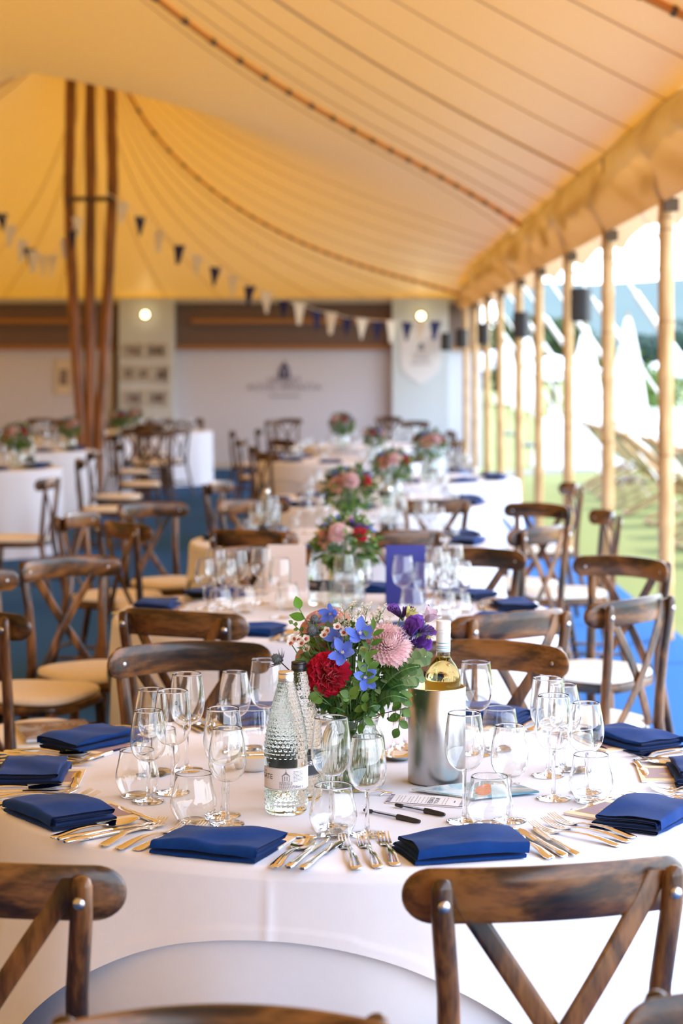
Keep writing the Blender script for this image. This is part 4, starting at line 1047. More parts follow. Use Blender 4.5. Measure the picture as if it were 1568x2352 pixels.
# the mass of small leaves nobody could count
def greenery(center, rad, n, seed, L=.024):
    rn = random.Random(seed); out = {'leaf_dark': MB(), 'leaf_mid': MB(), 'leaf_grey': MB()}; keys = list(out); neck = Vector((center[0], center[1], center[2]-rad[2]*.95))
    st = MB()
    for i in range(n):
        d = dirs(rn.uniform(0, 2*PI), math.acos(rn.uniform(-.75, 1))); q = rn.uniform(.35, 1)**.5
        p = Vector(center)+Vector((d.x*rad[0], d.y*rad[1], d.z*rad[2]))*q
        k = rn.choices(keys, (5, 4, 2))[0]
        o = (d+Vector((rn.uniform(-.9, .9), rn.uniform(-.9, .9), rn.uniform(-.6, .7)))).normalized()
        leaf(out[k], p, o, Vector((rn.uniform(-.4, .4), -.6, .8)), L*rn.uniform(.6, 1.5), L*rn.uniform(.14, .32), rn.uniform(-.5, .15))
        if i % 4 == 0: st.tube([neck+Vector((rn.uniform(-.03, .03), rn.uniform(-.03, .03), 0)), neck.lerp(p, .5)+Vector((0, 0, .01)), p], .0010, 4, caps=False)
    return out, st
gr, st = greenery((VX, VY, TZ+.235), (.105, .085, .100), 760, 3, .021)
root = empty('bouquet_greenery'); tag(root, 'mass of small green leaves filling the front bouquet', 'foliage', None, 'stuff')
for k, mb in gr.items(): tag(mb.build('leaves', M[k], root, flip=False, auto=180), kind='stuff')
rn = random.Random(8)
for q in range(22):
    a = rn.uniform(0, 6.28); p = NECK+Vector((.035*cos(a)*rn.random(), .035*sin(a)*rn.random(), .0)); b = rn.uniform(0, 6.28); st.tube([p, p.lerp(FOOT, .5)+Vector((rn.uniform(-.01, .01), rn.uniform(-.01, .01), 0)), FOOT+Vector((.045*cos(b), .045*sin(b), .002))], .0017, 6)
tag(st.build('stems', M['stemg'], root), kind='stuff')
M['vase_solid'] = solid_glass('ribbed_vase_glass', (.93, .965, .95), 1.45)
def make_vase():
    r = empty('glass_vase')
    pr = [(.050, .0), (.058, .002), (.0655, .010), (.068, .025), (.068, .06), (.067, .085), (.0645, .102), (.059, .115), (.0535, .124), (.0525, .130), (.055, .138), (.0585, .1435), (.0590, .146)]
    mb = MB(); sp = smooth_prof([(0, 0)]+pr); k = len(sp); inner = [(max(0, a-.0032), max(b, .009)) for a, b in sp[1:-1]]+[(sp[-1][0]-.0024, .1455)]; full = sp+[(.0582, .1474)]+inner[::-1]+[(0, .009)]
    mb.lathe(full, 180, capb=False, fn=lambda rr, z, a, i: (rr*(1+(.012*cos(36*a) if .004 < z < .120 and i < k else 0)), z))
    mb.build('ribbed_body', M['vase_solid'], r, auto=80)
    return r
VASE = Proto(make_vase)
VASE.place((VX, VY, TZ+.0008), 0, 'ribbed clear glass vase holding the bouquet on the front table', 'vase')
# bouquets of the other tables: one thing each, its blooms are parts
FARB = []
def far_bouquet(seed):
    def f():
        rn = random.Random(seed); r = empty('flower_bouquet'); gr, st = greenery((0, 0, .235), (.125, .12, .115), 420, seed, .034)
        for k, mb in gr.items(): tag(mb.build('leaves', M[k], r, flip=False, auto=180), kind='stuff')
        tag(st.build('stems', M['stemg'], r), kind='stuff')
        ks = [('chrysanthemum', -22, 1.0, 1.15), ('carnation', 30, 1.08, .8), ('lisianthus', 22, .62, .9), ('lisianthus', 48, .8, .9), ('delphinium', 78, .95, 1.1), ('delphinium', -75, .75, 1.1), ('delphinium', -50, .35, 1.1), ('rose', -62, 1.15, 1.0), ('rose', 150, .8, 1.0),
              ('bud', 12, .35, 1.2), ('lilac_bud', 40, .3, 1.2), ('chrysanthemum', 170, 1.0, 1.1), ('carnation', -150, 1.0, .8), ('rose', 110, 1.1, .9), ('delphinium', -120, .7, 1.1), ('lisianthus', 140, .5, .9)]
        ks += [('wax', rn.uniform(-180, 180), rn.uniform(.2, 1.4), 2.0) for _ in range(26)]
        for i, (k, az, th, sc) in enumerate(ks):
            f = math.radians(az+(seed-11)*9); d = Vector((sin(f)*sin(th), -cos(f)*sin(th), cos(th))); p = Vector((d.x*.118, d.y*.114, .235+d.z*.110))
            o = empty({'wax': 'wax_flower', 'lilac_bud': 'lisianthus_bud', 'bud': 'lisianthus_bud'}.get(k, k)); o.parent = r
            mw = Matrix.Translation(p) @ orient(d, i); o.location, o.rotation_euler = mw.to_translation(), mw.to_euler(); o.scale = (sc*.82,)*3
            for n, me in bloom_parts(k): link(n, me, o)
        return r
    return Proto(f)
BQ = [far_bouquet(s) for s in (11, 12)]
def bouquet(x, y, rz, q, label, sc=1.0):
    VASE.place((x, y, TZ+.001), rz, 'clear vase under the '+label, 'vase')
    BQ[q].place((x, y, TZ+.001), rz, label, 'flowers', scale=sc)
bouquet((795-CX)/F*7.05, 7.05, 0.05, 0, 'bouquet with pink and red flowers on the second table', .92)
bouquet((800-CX)/F*9.75, 9.75, 0.35, 1, 'bouquet with purple and red flowers on the third table', 1.05)
bouquet((900-CX)/F*12.4, 12.4, 0.5, 0, 'bouquet with a red carnation right of centre on the fourth table', 1.0)
bouquet((985-CX)/F*15.2, 15.2, 0.7, 1, 'bouquet before the bamboo poles, rightmost in the middle row', 1.1)
bouquet((785-CX)/F*21.5, 21.5, -0.3, 0, 'bouquet farthest back in the middle row, before the white wall', 1.1)
bouquet((860-CX)/F*18.6, 18.6, -0.9, 1, 'bouquet in the blurred glasses on the sixth table', .9)
bouquet((40-CX)/F*17.2, 17.2, 0.2, 0, 'dark bouquet on the nearest table at left', 1.1)
bouquet((160-CX)/F*21.0, 21.0, 1.0, 1, 'bouquet with peach flowers left of the pole cluster', 1.0)
bouquet((275-CX)/F*24.9, 24.9, -0.4, 1, 'bouquet right of the pole cluster', 1.0)
bouquet((310-CX)/F*27.8, 27.8, 0.6, 0, 'bouquet in front of the framed pictures', .9)
# ------------------------------------------------------------------ the marquee
XE, YB, XL, YF = 1.90, 32.0, -8.3, -16.0                   # right eave, back wall, left eave, front edge
m = NT('blue_carpet'); v = m.coords((1, 1, 1)); f = m.noise(220, 2, v); c = m.mix((.017, .080, .235), (.028, .112, .31), f); b = m.pbsdf(c, .95, 0, .08); m.surf(b); M['carpet'] = m.mat
m = NT('grass'); v = m.coords((1, 1, 1)); f = m.noise(.7, 4, v); f2 = m.noise(45, 3, v)
c = m.mix(m.mix((.125, .17, .042), (.21, .20, .09), f), (.16, .18, .06), f2); m.surf(m.pbsdf(c, .9, 0, .1)); M['grass'] = m.mat
def tent_cloth(name, diff, trans, fac, vs=6, sheen=0):
    m = NT(name); f = m.noise(vs, 3, m.coords((1, 1, 1)))
    d = m.n('ShaderNodeBsdfDiffuse', {'Color': m.mix(diff, tuple(x*.95 for x in diff), f)}); t = m.n('ShaderNodeBsdfTranslucent', {'Color': m.mix(trans, tuple(x*.94 for x in trans), f)})
    mx = m.n('ShaderNodeMixShader', {0: fac, 1: d.outputs[0], 2: t.outputs[0]})
    if sheen:                                                 # coated canvas: a soft sheen at grazing angles
        pw = m.n('ShaderNodeMath', {0: m.n('ShaderNodeLayerWeight', {'Blend': .5}).outputs['Facing'], 1: 5.0}, operation='POWER')
        ml = m.n('ShaderNodeMath', {0: pw.outputs[0], 1: sheen}, operation='MULTIPLY')
        mx = m.n('ShaderNodeMixShader', {0: ml.outputs[0], 1: mx.outputs[0], 2: m.n('ShaderNodeBsdfGlossy', {'Color': (1, 1, 1), 'Roughness': .42}).outputs[0]})
    m.surf(mx); return m.mat
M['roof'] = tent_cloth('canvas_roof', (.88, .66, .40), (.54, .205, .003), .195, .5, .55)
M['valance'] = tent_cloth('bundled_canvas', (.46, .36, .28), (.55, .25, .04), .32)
M['awning'] = tent_cloth('awning_canvas', (.74, .56, .44), (.6, .38, .2), .35)
M['seam'] = tent_cloth('roof_seam', (.62, .44, .28), (.40, .15, .008), .25)
M['rope'] = plain('pale_rope', (.80, .78, .72), .8)
M['strap'] = plain('orange_webbing', (.60, .22, .03), .7)
M['tie'] = plain('dark_tie', (.10, .06, .03), .7)
m = NT('bamboo'); v = m.coords((1, 1, 1), 3); f = m.noise(5, 4, m.n('ShaderNodeMapping', {'Vector': v, 'Scale': (4, 4, .6)}).outputs[0])
c = m.ramp(f, [(.3, (.40, .22, .08)), (.55, (.56, .35, .15)), (.75, (.62, .43, .22))]); m.surf(m.pbsdf(c, .4, 0, .4)); M['bamboo'] = m.mat
m = NT('varnished_pole'); v = m.coords((1, 1, 1), 3); f = m.noise(4, 4, m.n('ShaderNodeMapping', {'Vector': v, 'Scale': (5, 5, .5)}).outputs[0])
c = m.ramp(f, [(.3, (.07, .025, .006)), (.55, (.27, .095, .018)), (.75, (.42, .16, .03))]); m.surf(m.pbsdf(c, .35, 0, .5)); M['pole'] = m.mat
M['pole_ring'] = plain('bamboo_node', (.30, .16, .06), .5)

# roof: a stretched skin between the eaves and two pole heads, solved on a grid
DX = .2
nx, ny = int(round((XE-XL)/DX))+1, int(round((YB-YF)/DX))+1
Xs = np.linspace(XL, XE, nx); Ys = np.linspace(YF, YB, ny)
Hh = np.full((nx, ny), 3.4); fix = np.zeros((nx, ny), bool)
PX = -3.2; PEAKS = [(PX, 24.0), (PX, 8.6)]
def setfix(i, j, h): Hh[i, j] = h; fix[i, j] = True
for j in range(ny):
    setfix(0, j, 3.2); setfix(nx-1, j, 3.2-.38*max(0, (Ys[j]-28.5)/(YB-28.5))**1.5)
for i in range(nx):
    setfix(i, ny-1, 2.82); setfix(i, 0, 3.6)
ridge = lambda y: None
for j in range(ny):
    y = Ys[j]; i = int(round((PX-XL)/DX))
    if 8.6 <= y <= 24: 
        t = (y-8.6)/(24-8.6); setfix(i, j, 6.0-4*1.66*t*(1-t))
    elif y < 8.6 and j > 0:
        t = (8.6-y)/(8.6-YF); setfix(i, j, 6.0-2.4*t)
for (a, b_) in PEAKS:
    for i in range(nx):
        for j in range(ny):
            d = math.hypot(Xs[i]-a, Ys[j]-b_)
            if d < .35: setfix(i, j, 6.0+.25*(1-d/.35))
for it in range(2600):
    av = .25*(np.roll(Hh, 1, 0)+np.roll(Hh, -1, 0)+np.roll(Hh, 1, 1)+np.roll(Hh, -1, 1))
    Hh = np.where(fix, Hh, Hh+1.0*(av-Hh))
def roof_h(x, y):
    u = min(max((x-XL)/DX, 0), nx-1.001); v_ = min(max((y-YF)/DX, 0), ny-1.001); i, j = int(u), int(v_); a, b_ = u-i, v_-j
    return Hh[i, j]*(1-a)*(1-b_)+Hh[i+1, j]*a*(1-b_)+Hh[i, j+1]*(1-a)*b_+Hh[i+1, j+1]*a*b_
mb = MB(); mb.grid(lambda i, j: (Xs[i], Ys[j], float(Hh[i, j])), nx, ny)
ceil = mb.build('ceiling', M['roof'], auto=180, flip=False); tag(ceil, 'amber canvas roof of the marquee', None, None, 'structure')
def on_roof(p, q, n=40, dz=.012):
    return [(p[0]+(q[0]-p[0])*t/n, p[1]+(q[1]-p[1])*t/n, roof_h(p[0]+(q[0]-p[0])*t/n, p[1]+(q[1]-p[1])*t/n)-dz) for t in range(n+1)]
def seam(p, q, r=.0045): mb = MB(); mb.tube(on_roof(p, q), r, 5); mb.build('seam', M['seam'], ceil)
P1, P0 = PEAKS
for y in (10.2, 11.4, 12.8, 14.1, 17.1, 18.4, 19.8, 22.4): seam(P0, (XE, y))
seam(P0, (XE, 15.7), .010)
for y in (24, 25.5, 27, 28.5, 30): seam(P1, (XE, y), .004)
for x in (1.2, .3, -.5, -1.3, -2.1, -3.0, -3.9, -4.8, -5.7, -6.6): seam(P1, (x, YB), .006)
for y in (23, 20, 17): seam(P1, (XL, y), .008)
def strap(p, q, label):
    r = empty('webbing_strap'); tag(r, label, 'strap'); pts = on_roof(p, q, 60, .03); mb = MB(); mb.tube(pts, .022, 6); mb.build('webbing', M['strap'], r)
    for i in range(4, 60, 2):
        mb = MB(); a, b_ = Vector(pts[i]), Vector(pts[i]).lerp(Vector(pts[i+1]), .30); mb.tube([a, b_], .027, 6); mb.build('tie', M['tie'], r)
strap(P0, (XE-.02, 21.0), 'orange webbing strap with dark ties running down the middle of the roof')
strap(P1, (XE-.05, 31.6), 'orange webbing strap with dark ties running to the far right corner')
strap(P0, (XE-.02, 9.3), 'orange webbing strap in the top right corner of the roof')

# valance: bundled side curtain under the right eave
mb = MB(); rn = random.Random(2)
def val(i, j):
    y = 6.5+i*.07; q = j/15
    w = noise.noise(Vector((y*1.1, q*2.2, 0))); w2 = noise.noise(Vector((y*2.6+q*3.5, q*2.0, 4)))
    z = 3.22-.60*q-(.38*max(0, (y-28.5)/(YB-28.5))**1.5)*(1-q)+(.07*noise.noise(Vector((y*.8, 0, 9))) if j < 3 else 0)*(1-q)
    return (XE-.02-.10*sin(PI*q)*(1+.9*w)-.09*w2*sin(PI*q), y, z)
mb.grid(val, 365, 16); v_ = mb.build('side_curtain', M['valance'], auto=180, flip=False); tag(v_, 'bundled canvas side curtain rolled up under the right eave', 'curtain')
mb = MB(); mb.grid(lambda i, j: (XE+.12+.05*j+.03*noise.noise(Vector((i*.35, j, 0))), 6.5+i*.25, 2.98-.14*j+(.10*abs(sin(PI*(6.5+i*.25-.35)/2.5)) if j == 3 else 0)), 103, 4)
tag(mb.build('awning_flap', M['awning'], auto=180, flip=False), 'pinkish outer canvas flap hanging outside the bamboo poles', 'awning')

# bamboo poles
POLY = [11.6, 14.2, 16.75, 19.35, 21.6, 24.3, 26.6, 29.2, 31.4]
names = ['nearest', 'second nearest', 'third nearest', 'fourth nearest', 'fifth nearest', 'sixth nearest', 'third farthest', 'second farthest', 'farthest']
for k, y in enumerate(POLY):
    rn = random.Random(k); r = empty('bamboo_pole', (XE+.0, y, 0)); tag(r, names[k]+' bamboo pole of the row along the open right side', 'pole', 'bamboo poles on the open side')
    mb = MB(); pr = []; z = 0
    while z < 3.15:
        L = rn.uniform(.26, .36); pr += [(.051, z), (.0475, z+.02), (.0465, z+L*.5), (.0475, z+L-.02)]; z += L
    mb.lathe([(a, min(b_, 3.17)) for a, b_ in pr], 18, capt=True); mb.build('culm', M['bamboo'], r, auto=180)
    z = rn.uniform(.1, .3)
    for zz in (z+.9, z+1.7, z+2.25, 2.52): mb = MB(); mb.lathe([(.0460, zz), (.0495, zz), (.0515, zz+.004), (.0495, zz+.010), (.0460, zz+.010)], 18, capb=False); mb.build('node_ring', M['pole_ring'], r, auto=180)
    if k < 8:
        mb = MB(); mb.box((.02, -.055, 2.60), (.09, .05, .08)); tag(mb.build('bracket', M['tie'], r, smooth=False), 'dark top bracket')
SPK = [(1334, 700, 16.75, 'nearest'), (1197, 746, 21.6, 'second nearest'), (1111, 766, 26.6, 'third nearest'), (1060, 777, 29.2, 'second farthest'), (1025, 785, 31.4, 'farthest')]
M['speaker'] = plain('black_speaker', (.012, .013, .015), .55)
M['speaker_grille'] = plain('speaker_grille', (.03, .034, .04), .45)
for px, py, y, w in SPK:
    p = atdepth(px, py, y); r = empty('loudspeaker', p, -.5); tag(r, 'small black loudspeaker on a bamboo pole, '+w+' of five', 'speaker', 'black loudspeakers on the poles')
    mb = MB(); mb.bar([(0, 0, -.145, .07, .07), (0, 0, -.14, .078, .08), (0, 0, .14, .078, .08), (0, 0, .145, .07, .07)], n=20, p=5); mb.build('cabinet', M['speaker'], r)
    mb = MB(); mb.grid(lambda i, j: ((-.068+.136*i/8), -.082-.012*(1-((i-4)/4)**2), -.13+.26*j/3), 9, 4); mb.build('grille', M['speaker_grille'], r)
    mb = MB(); mb.tube([(0, .07, 0), (0, .12, 0)], .02, 8); mb.build('wall_mount', M['speaker'], r)

# pole cluster
r = empty('pole_cluster', (-3.2, 24, 0)); tag(r, 'cluster of three varnished timber poles with a dark cross bar under the roof', 'pole')
for pts in ([(165, 160), (161, 300), (158, 450), (164, 600), (171, 750), (180, 880), (186, 960), (190, 1150)], [(207, 160), (208, 450), (206, 700), (207, 900), (206, 1150)], [(249, 170), (256, 300), (259, 420), (251, 600), (246, 700), (238, 860), (230, 960), (222, 1150)]):
    w = [Vector(atdepth(px, py, 24.0))-Vector((-3.2, 24, 0)) for px, py in pts]; w[0].z += .9; w[-1].z = .01
    fine = []
    for i in range(len(w)-1):
        for q in range(5): fine.append(w[i].lerp(w[i+1], q/5))
    fine.append(w[-1]); mb = MB(); mb.tube(fine, [.068+.004*math.sin(i*2.1) for i in range(len(fine))], 12); mb.build('timber_pole', M['pole'], r)
a, b_ = atdepth(153, 457, 23.9), atdepth(264, 457, 23.9); mb = MB(); mb.tube([a-Vector((-3.2, 24, 0)), b_-Vector((-3.2, 24, 0))], .032, 8); tag(mb.build('cross_bar', M['tie'], r), 'dark cross bar')

# bunting
def bunting(pts, Y, label):
    r = empty('bunting'); tag(r, label, 'bunting'); mb = MB(); w = [Vector(atdepth(px, py, y)) for px, py, y, _ in pts]; mb.tube(w, .006, 5); mb.build('cord', M['rope'], r)
    for (px, py, y, c), p in zip(pts, w):
        if not c: continue
        rn = random.Random(int(px)); a = rn.uniform(-.5, .5); h = .27 if c == 'w' else .24; hw = .075; d = Vector((cos(a), sin(a), 0)); nrm = Vector((-sin(a), cos(a), 0))
        mb = MB(); mb.add([p-d*hw+nrm*.002, p+d*hw+nrm*.002, p+Vector((rn.uniform(-.05, .02), 0, -h))+nrm*.002, p-d*hw-nrm*.002, p+d*hw-nrm*.002, p+Vector((rn.uniform(-.05, .02), 0, -h))-nrm*.002], [(0, 1, 2), (5, 4, 3), (0, 3, 4, 1), (1, 4, 5, 2), (2, 5, 3, 0)])
        mb.build('pennant', M['white_cloth' if c == 'w' else 'navy_cloth'], r, smooth=False)
    return r
S1 = [(240, 440, 23.8, ''), (283, 465, 23.9, 'w'), (322, 497, 24, 'n'), (366, 530, 24, 'w'), (412, 563, 24, 'n'), (452, 587, 24, 'w'), (495, 613, 24, 'n'), (535, 633, 24, 'w'), (574, 657, 24, 'n'), (611, 670, 24, 'w'), (652, 690, 24, 'n'), (688, 696, 24, 'w'), (727, 713, 24, 'n'), (761, 718, 24, 'w'),
      (798, 730, 24, 'n'), (832, 732, 24, 'w'), (868, 737, 24, 'n'), (900, 737, 24, 'w'), (935, 739, 24, 'n'), (966, 739, 24, 'w'), (1000, 737, 24, 'n'), (1030, 730, 24, '')]
bunting(S1, 24, 'string of navy and white pennants from the pole cluster to the right side')
S2 = [(-20, 440, 24, ''), (5, 490, 24, 'n'), (24, 518, 24, 'w'), (52, 553, 24, 'w'), (68, 570, 24, 'n'), (78, 577, 24, 'w'), (100, 588, 24, 'w'), (123, 586, 24, 'w'), (152, 548, 24, 'w'), (165, 530, 23.8, 'n'), (178, 500, 23.8, 'w'), (190, 460, 23.8, '')]
bunting(S2, 24, 'short string of pennants left of the pole cluster')

# ------------------------------------------------------------------ floor and walls
def struct(name, mb, mat, label, **k): return tag(mb.build(name, mat, smooth=False, **k), label, None, None, 'structure')
mb = MB(); mb.box(((XL+2.02)/2, (YF+YB)/2, -.05), (2.02-XL, YB-YF+.4, .10)); struct('floor', mb, M['carpet'], 'blue carpet of the marquee')
mb = MB(); mb.box((300, 250, -.16), (596, 900, .10)); mb.box((-2, -60, -.16), (400, 100, .1)); struct('ground', mb, M['grass'], 'lawn outside the marquee')
sB = F/YB
def bw(px, py, off=0): p = atdepth(px, py, YB); return (p.x, YB-off, p.z)
M['board'] = plain('pale_board', (.62, .60, .64), .6)
m = NT('white_shiplap'); v = m.coords((1, 1, 1)); w = m.n('ShaderNodeTexWave', {'Vector': v, 'Scale': 1.1, 'Distortion': 0}, bands_direction='Z', wave_profile='SAW')
b = m.pbsdf((.60, .60, .66), .6); m.set(b, 'Normal', m.bump(w.outputs['Fac'], .35, .02)); m.surf(b); M['shiplap'] = m.mat
m = NT('brown_upper_boarding'); v = m.coords((1, 1, 1)); w = m.n('ShaderNodeTexWave', {'Vector': v, 'Scale': 1.6, 'Distortion': .2}, bands_direction='Z', wave_profile='SAW')
b = m.pbsdf((.16, .105, .085), .7); m.set(b, 'Normal', m.bump(w.outputs['Fac'], .35, .02)); m.surf(b); M['upper'] = m.mat
M['sage'] = plain('grey_green_pilaster', (.58, .64, .66), .55)
M['rail'] = plain('timber_rail', (.36, .16, .045), .5)
M['coping'] = plain('grey_coping', (.50, .48, .44), .6)
mb = MB(); z1 = bw(0, 803)[2]; mb.box(((XL+2.2)/2, YB+.06, z1/2), (2.2-XL, .10, z1)); struct('wall_back', mb, M['shiplap'], 'white boarded lower back wall')
zt = bw(0, 685)[2]; mb = MB(); mb.box(((XL+2.2)/2, YB+.07, (z1+zt)/2), (2.2-XL, .10, zt-z1)); struct('wall_back_upper', mb, M['upper'], 'dark brown boarded upper back wall')
mb = MB(); mb.box(((XL+2.2)/2, YB+.0, zt-.04), (2.2-XL, .16, .09)); struct('trim_1', mb, M['coping'], 'grey coping along the top of the back wall')
mb = MB(); mb.box(((XL+2.2)/2, YB-.02, z1+.03), (2.2-XL, .10, .07)); struct('trim_2', mb, M['rail'], 'timber rail between the upper and lower back wall')
for x0, x1, nm in ((-80, 190, 'trim_3'), (440, 900, 'trim_4')):
    a, b_ = bw(x0, 738), bw(x1, 738); mb = MB(); mb.box(((a[0]+b_[0])/2, YB-.03, a[2]), (b_[0]-a[0], .12, .075)); struct(nm, mb, M['rail'], 'short upper timber rail '+('at left' if x0 < 0 else 'above the lettering')+' of the back wall')
for x0, x1, nm in ((277, 403, 'left'), (900, 1028, 'right')):
    a, b_ = bw(x0, 690), bw(x1, 690); mb = MB(); mb.box(((a[0]+b_[0])/2, YB-.12, zt/2), (b_[0]-a[0], .28, zt)); struct('column_'+nm, mb, M['sage'], 'grey green square column at the '+nm+' of the back wall')
mb = MB(); a = bw(262, 0); b_ = bw(276, 0); mb.box(((a[0]+b_[0])/2, YB-.04, z1/2+.35), (b_[0]-a[0], .12, z1+.7)); struct('trim_5', mb, plain('dark_post', (.10, .05, .02), .5), 'dark timber post beside the left column')
mb = MB(); mb.grid(lambda i, j: (XL+.03, YF+(YB-YF)*i/40, -.02+3.27*j/4), 41, 5); struct('wall_left', mb, M['roof'], 'canvas side wall far at the left', flip=False)
mb = MB(); mb.grid(lambda i, j: (XL+(XE-XL)*i/20, YF+.05, 3.55*j/4), 21, 5); struct('wall_front', mb, M['roof'], 'canvas end wall behind the viewer', flip=False)
mb = MB(); mb.box(((XL+2.0)/2, YB-.01, .05), (2.0-XL, .03, .10)); struct('baseboard_back', mb, M['coping'], 'skirting of the back wall')
# lettering, shield, lamps, pictures
def emblem(mb, cx, cy, y, s):
    """domed building: base with arches, tapering roof, finial"""
    Z = lambda a, b_: (cx+a*s, y, cy+b_*s)
    for a in (-.9, -.3, .3): mb.add([Z(a, -1), Z(a+.42, -1), Z(a+.42, -.1), Z(a+.21, .12), Z(a, -.1)], [(0, 1, 2, 3, 4)])
    mb.add([Z(-.95, .14), Z(.80, .14), Z(.80, .26), Z(-.95, .26)], [(0, 1, 2, 3)]); mb.add([Z(-.80, .30), Z(.66, .30), Z(.30, .85), Z(.05, 1.1), Z(-.20, 1.1), Z(-.46, .85)], [(0, 1, 2, 3, 4, 5)])
    mb.add([Z(-.2, 1.14), Z(.05, 1.14), Z(-.075, 1.65)], [(0, 1, 2)]); mb.add([Z(-.95, -1.15), Z(.82, -1.15), Z(.82, -1.03), Z(-.95, -1.03)], [(0, 1, 2, 3)])
def letter(mb, s, size, p): vs, fs = text_mesh(s, size); mb.add([(p[0]+a[0], p[1], p[2]+a[1]) for a in vs], fs)
ws = empty('wall_lettering'); tag(ws, 'dark emblem with two lines of capitals on the white back wall', 'sign')
M['wall_navy'] = plain('sign_navy', (.05, .045, .12), .6); M['wall_soft'] = plain('sign_soft_print', (.26, .22, .27), .6)
mb = MB(); p = bw(654, 851, .008); emblem(mb, p[0], p[2], p[1], .115); mb.build('emblem', M['wall_navy'], ws, smooth=False, flip=False)
mb = MB(); letter(mb, 'HENLEY', .155, bw(653, 874, .008)); letter(mb, 'ROYAL REGATTA', .155, bw(653, 890, .008)); mb.build('lettering', M['wall_soft'], ws, smooth=False, flip=False)
mb = MB(); p = bw(653, 910, .008); mb.box((p[0], p[1], p[2]), (.50, .004, .025)); mb.build('rule_line', M['wall_soft'], ws, smooth=False)
sh = empty('shield_sign'); tag(sh, 'white shield shaped sign with a small emblem on the right column', 'sign')
pts = [(919, 765), (965, 760), (1011, 765), (1011, 838), (1006, 852), (990, 868), (965, 884), (940, 868), (924, 852), (919, 838)]; vs = [bw(x, y_, .275) for x, y_ in pts]; n = len(vs); mb = MB()
mb.add(vs+[(a, b_+.02, c) for a, b_, c in vs], [tuple(range(n)), tuple(range(n, 2*n))[::-1]]+[(i, (i+1) % n, (i+1) % n+n, i+n) for i in range(n)]); mb.build('panel', plain('sign_white', (.74, .73, .74), .5), sh, smooth=False)
mb = MB(); p = bw(966, 796, .279); emblem(mb, p[0], p[2], p[1], .055); mb.build('emblem', M['wall_navy'], sh, smooth=False, flip=False)
mb = MB(); letter(mb, 'HENLEY', .075, bw(965, 815, .279)); letter(mb, 'ROYAL', .075, bw(965, 825, .279)); letter(mb, 'REGATTA', .075, bw(965, 835, .279)); mb.build('lettering', M['wall_soft'], sh, smooth=False, flip=False)
m = NT('lit_globe'); m.surf(m.n('ShaderNodeEmission', {'Color': (1, .78, .42), 'Strength': 9.0})); M['lamp'] = m.mat
M['brass'] = plain('dull_brass', (.30, .22, .12), .4, .8)
for px, py, w in ((338, 724, 'left'), (965, 727, 'right')):
    p = bw(px, py, .30); r = empty('wall_lamp', p); tag(r, 'round lit wall lamp high on the '+w+' column', 'lamp')
    mb = MB(); mb.ball((0, -.03, 0), .055, 16); mb.build('globe', M['lamp'], r); mb = MB(); mb.grid(lambda i, j: ((.085-.0*i)*cos(2*PI*j/20)*(1 if i < 2 else .01), .035-.025*(i > 0), .085*sin(2*PI*j/20)*(1 if i < 2 else .01)), 3, 20, cv=True); mb.build('back_plate', M['brass'], r)
M['frame'] = plain('pale_frame', (.55, .47, .36), .5); M['mat_'] = plain('picture_mount', (.70, .60, .47), .7)
m = NT('old_photo'); v = m.coords((6, 6, 6), 5); m.surf(m.pbsdf(m.ramp(m.noise(2, 3, v), [(.35, (.05, .035, .03)), (.6, (.30, .24, .20)), (.7, (.55, .5, .45))]), .4)); M['photo'] = m.mat
for px, py, w, h, off, lab in [(309, 806, 48, 34, .262, 'framed picture at the top left of seven on the left column'), (364, 806, 46, 34, .262, 'framed picture at the top right of seven on the left column'), (298, 858, 30, 38, .262, 'framed picture left in the middle row on the left column'), (333, 858, 28, 34, .262, 'smallest framed picture in the middle row on the left column'), (372, 860, 38, 44, .262, 'framed picture right in the middle row on the left column'),
                               (311, 916, 48, 40, .262, 'framed picture at the bottom left on the left column'), (366, 914, 46, 36, .262, 'framed picture at the bottom right on the left column'), (146, 866, 38, 82, .012, 'tall framed picture on the back wall behind the pole cluster')]:
    p = bw(px, py, off); W_, H_ = w/sB, h/sB; r = empty('picture_frame', p); tag(r, lab, 'picture', 'framed pictures on the left column' if off > .1 else None)
    mb = MB(); 
    for c, s in (((0, 0, H_/2-.01), (W_, .025, .02)), ((0, 0, -H_/2+.01), (W_, .025, .02)), ((W_/2-.01, 0, 0), (.02, .025, H_-.04)), ((-W_/2+.01, 0, 0), (.02, .025, H_-.04))): mb.box(c, s)
    mb.build('frame', M['frame'], r, smooth=False); mb = MB(); mb.box((0, .006, 0), (W_-.03, .008, H_-.03)); mb.build('mount', M['mat_'], r, smooth=False); mb = MB(); mb.box((0, .0, .0), (W_*.5, .006, H_*.45)); mb.build('photo', M['photo'], r, smooth=False)

# ------------------------------------------------------------------ outside
M['canvas_out'] = plain('white_sling', (.74, .72, .68), .8); M['deck_wood'] = plain('deck_chair_timber', (.36, .21, .09), .5, var=.15, vs=6)
def make_deck():
    r = empty('deck_chair')
    for s in (-.28, .28):
        mb = MB(); mb.tube([(-.55, s, .98), (.62, s, .06)], .040, 8); mb.build('long_rail', M['deck_wood'], r); mb = MB(); mb.tube([(-.50, s*.9, .03), (.42, s*.9, .50)], .020, 8); mb.build('seat_rail', M['deck_wood'], r)
    for a in ((-.55, .98), (.62, .06), (.42, .50), (-.5, .03)): mb = MB(); mb.tube([(a[0], -.28, a[1]), (a[0], .28, a[1])], .018, 6); mb.build('cross_rail', M['deck_wood'], r)
    mb = MB(); mb.grid(lambda i, j: (-.52+.92*i/9, -.24+.48*j/3, .93-.43*i/9-.24*sin(PI*i/9)), 10, 4); mb.build('sling', M['canvas_out'], r, auto=180, flip=False)
    return r
DECK = Proto(make_deck); rn = random.Random(12)
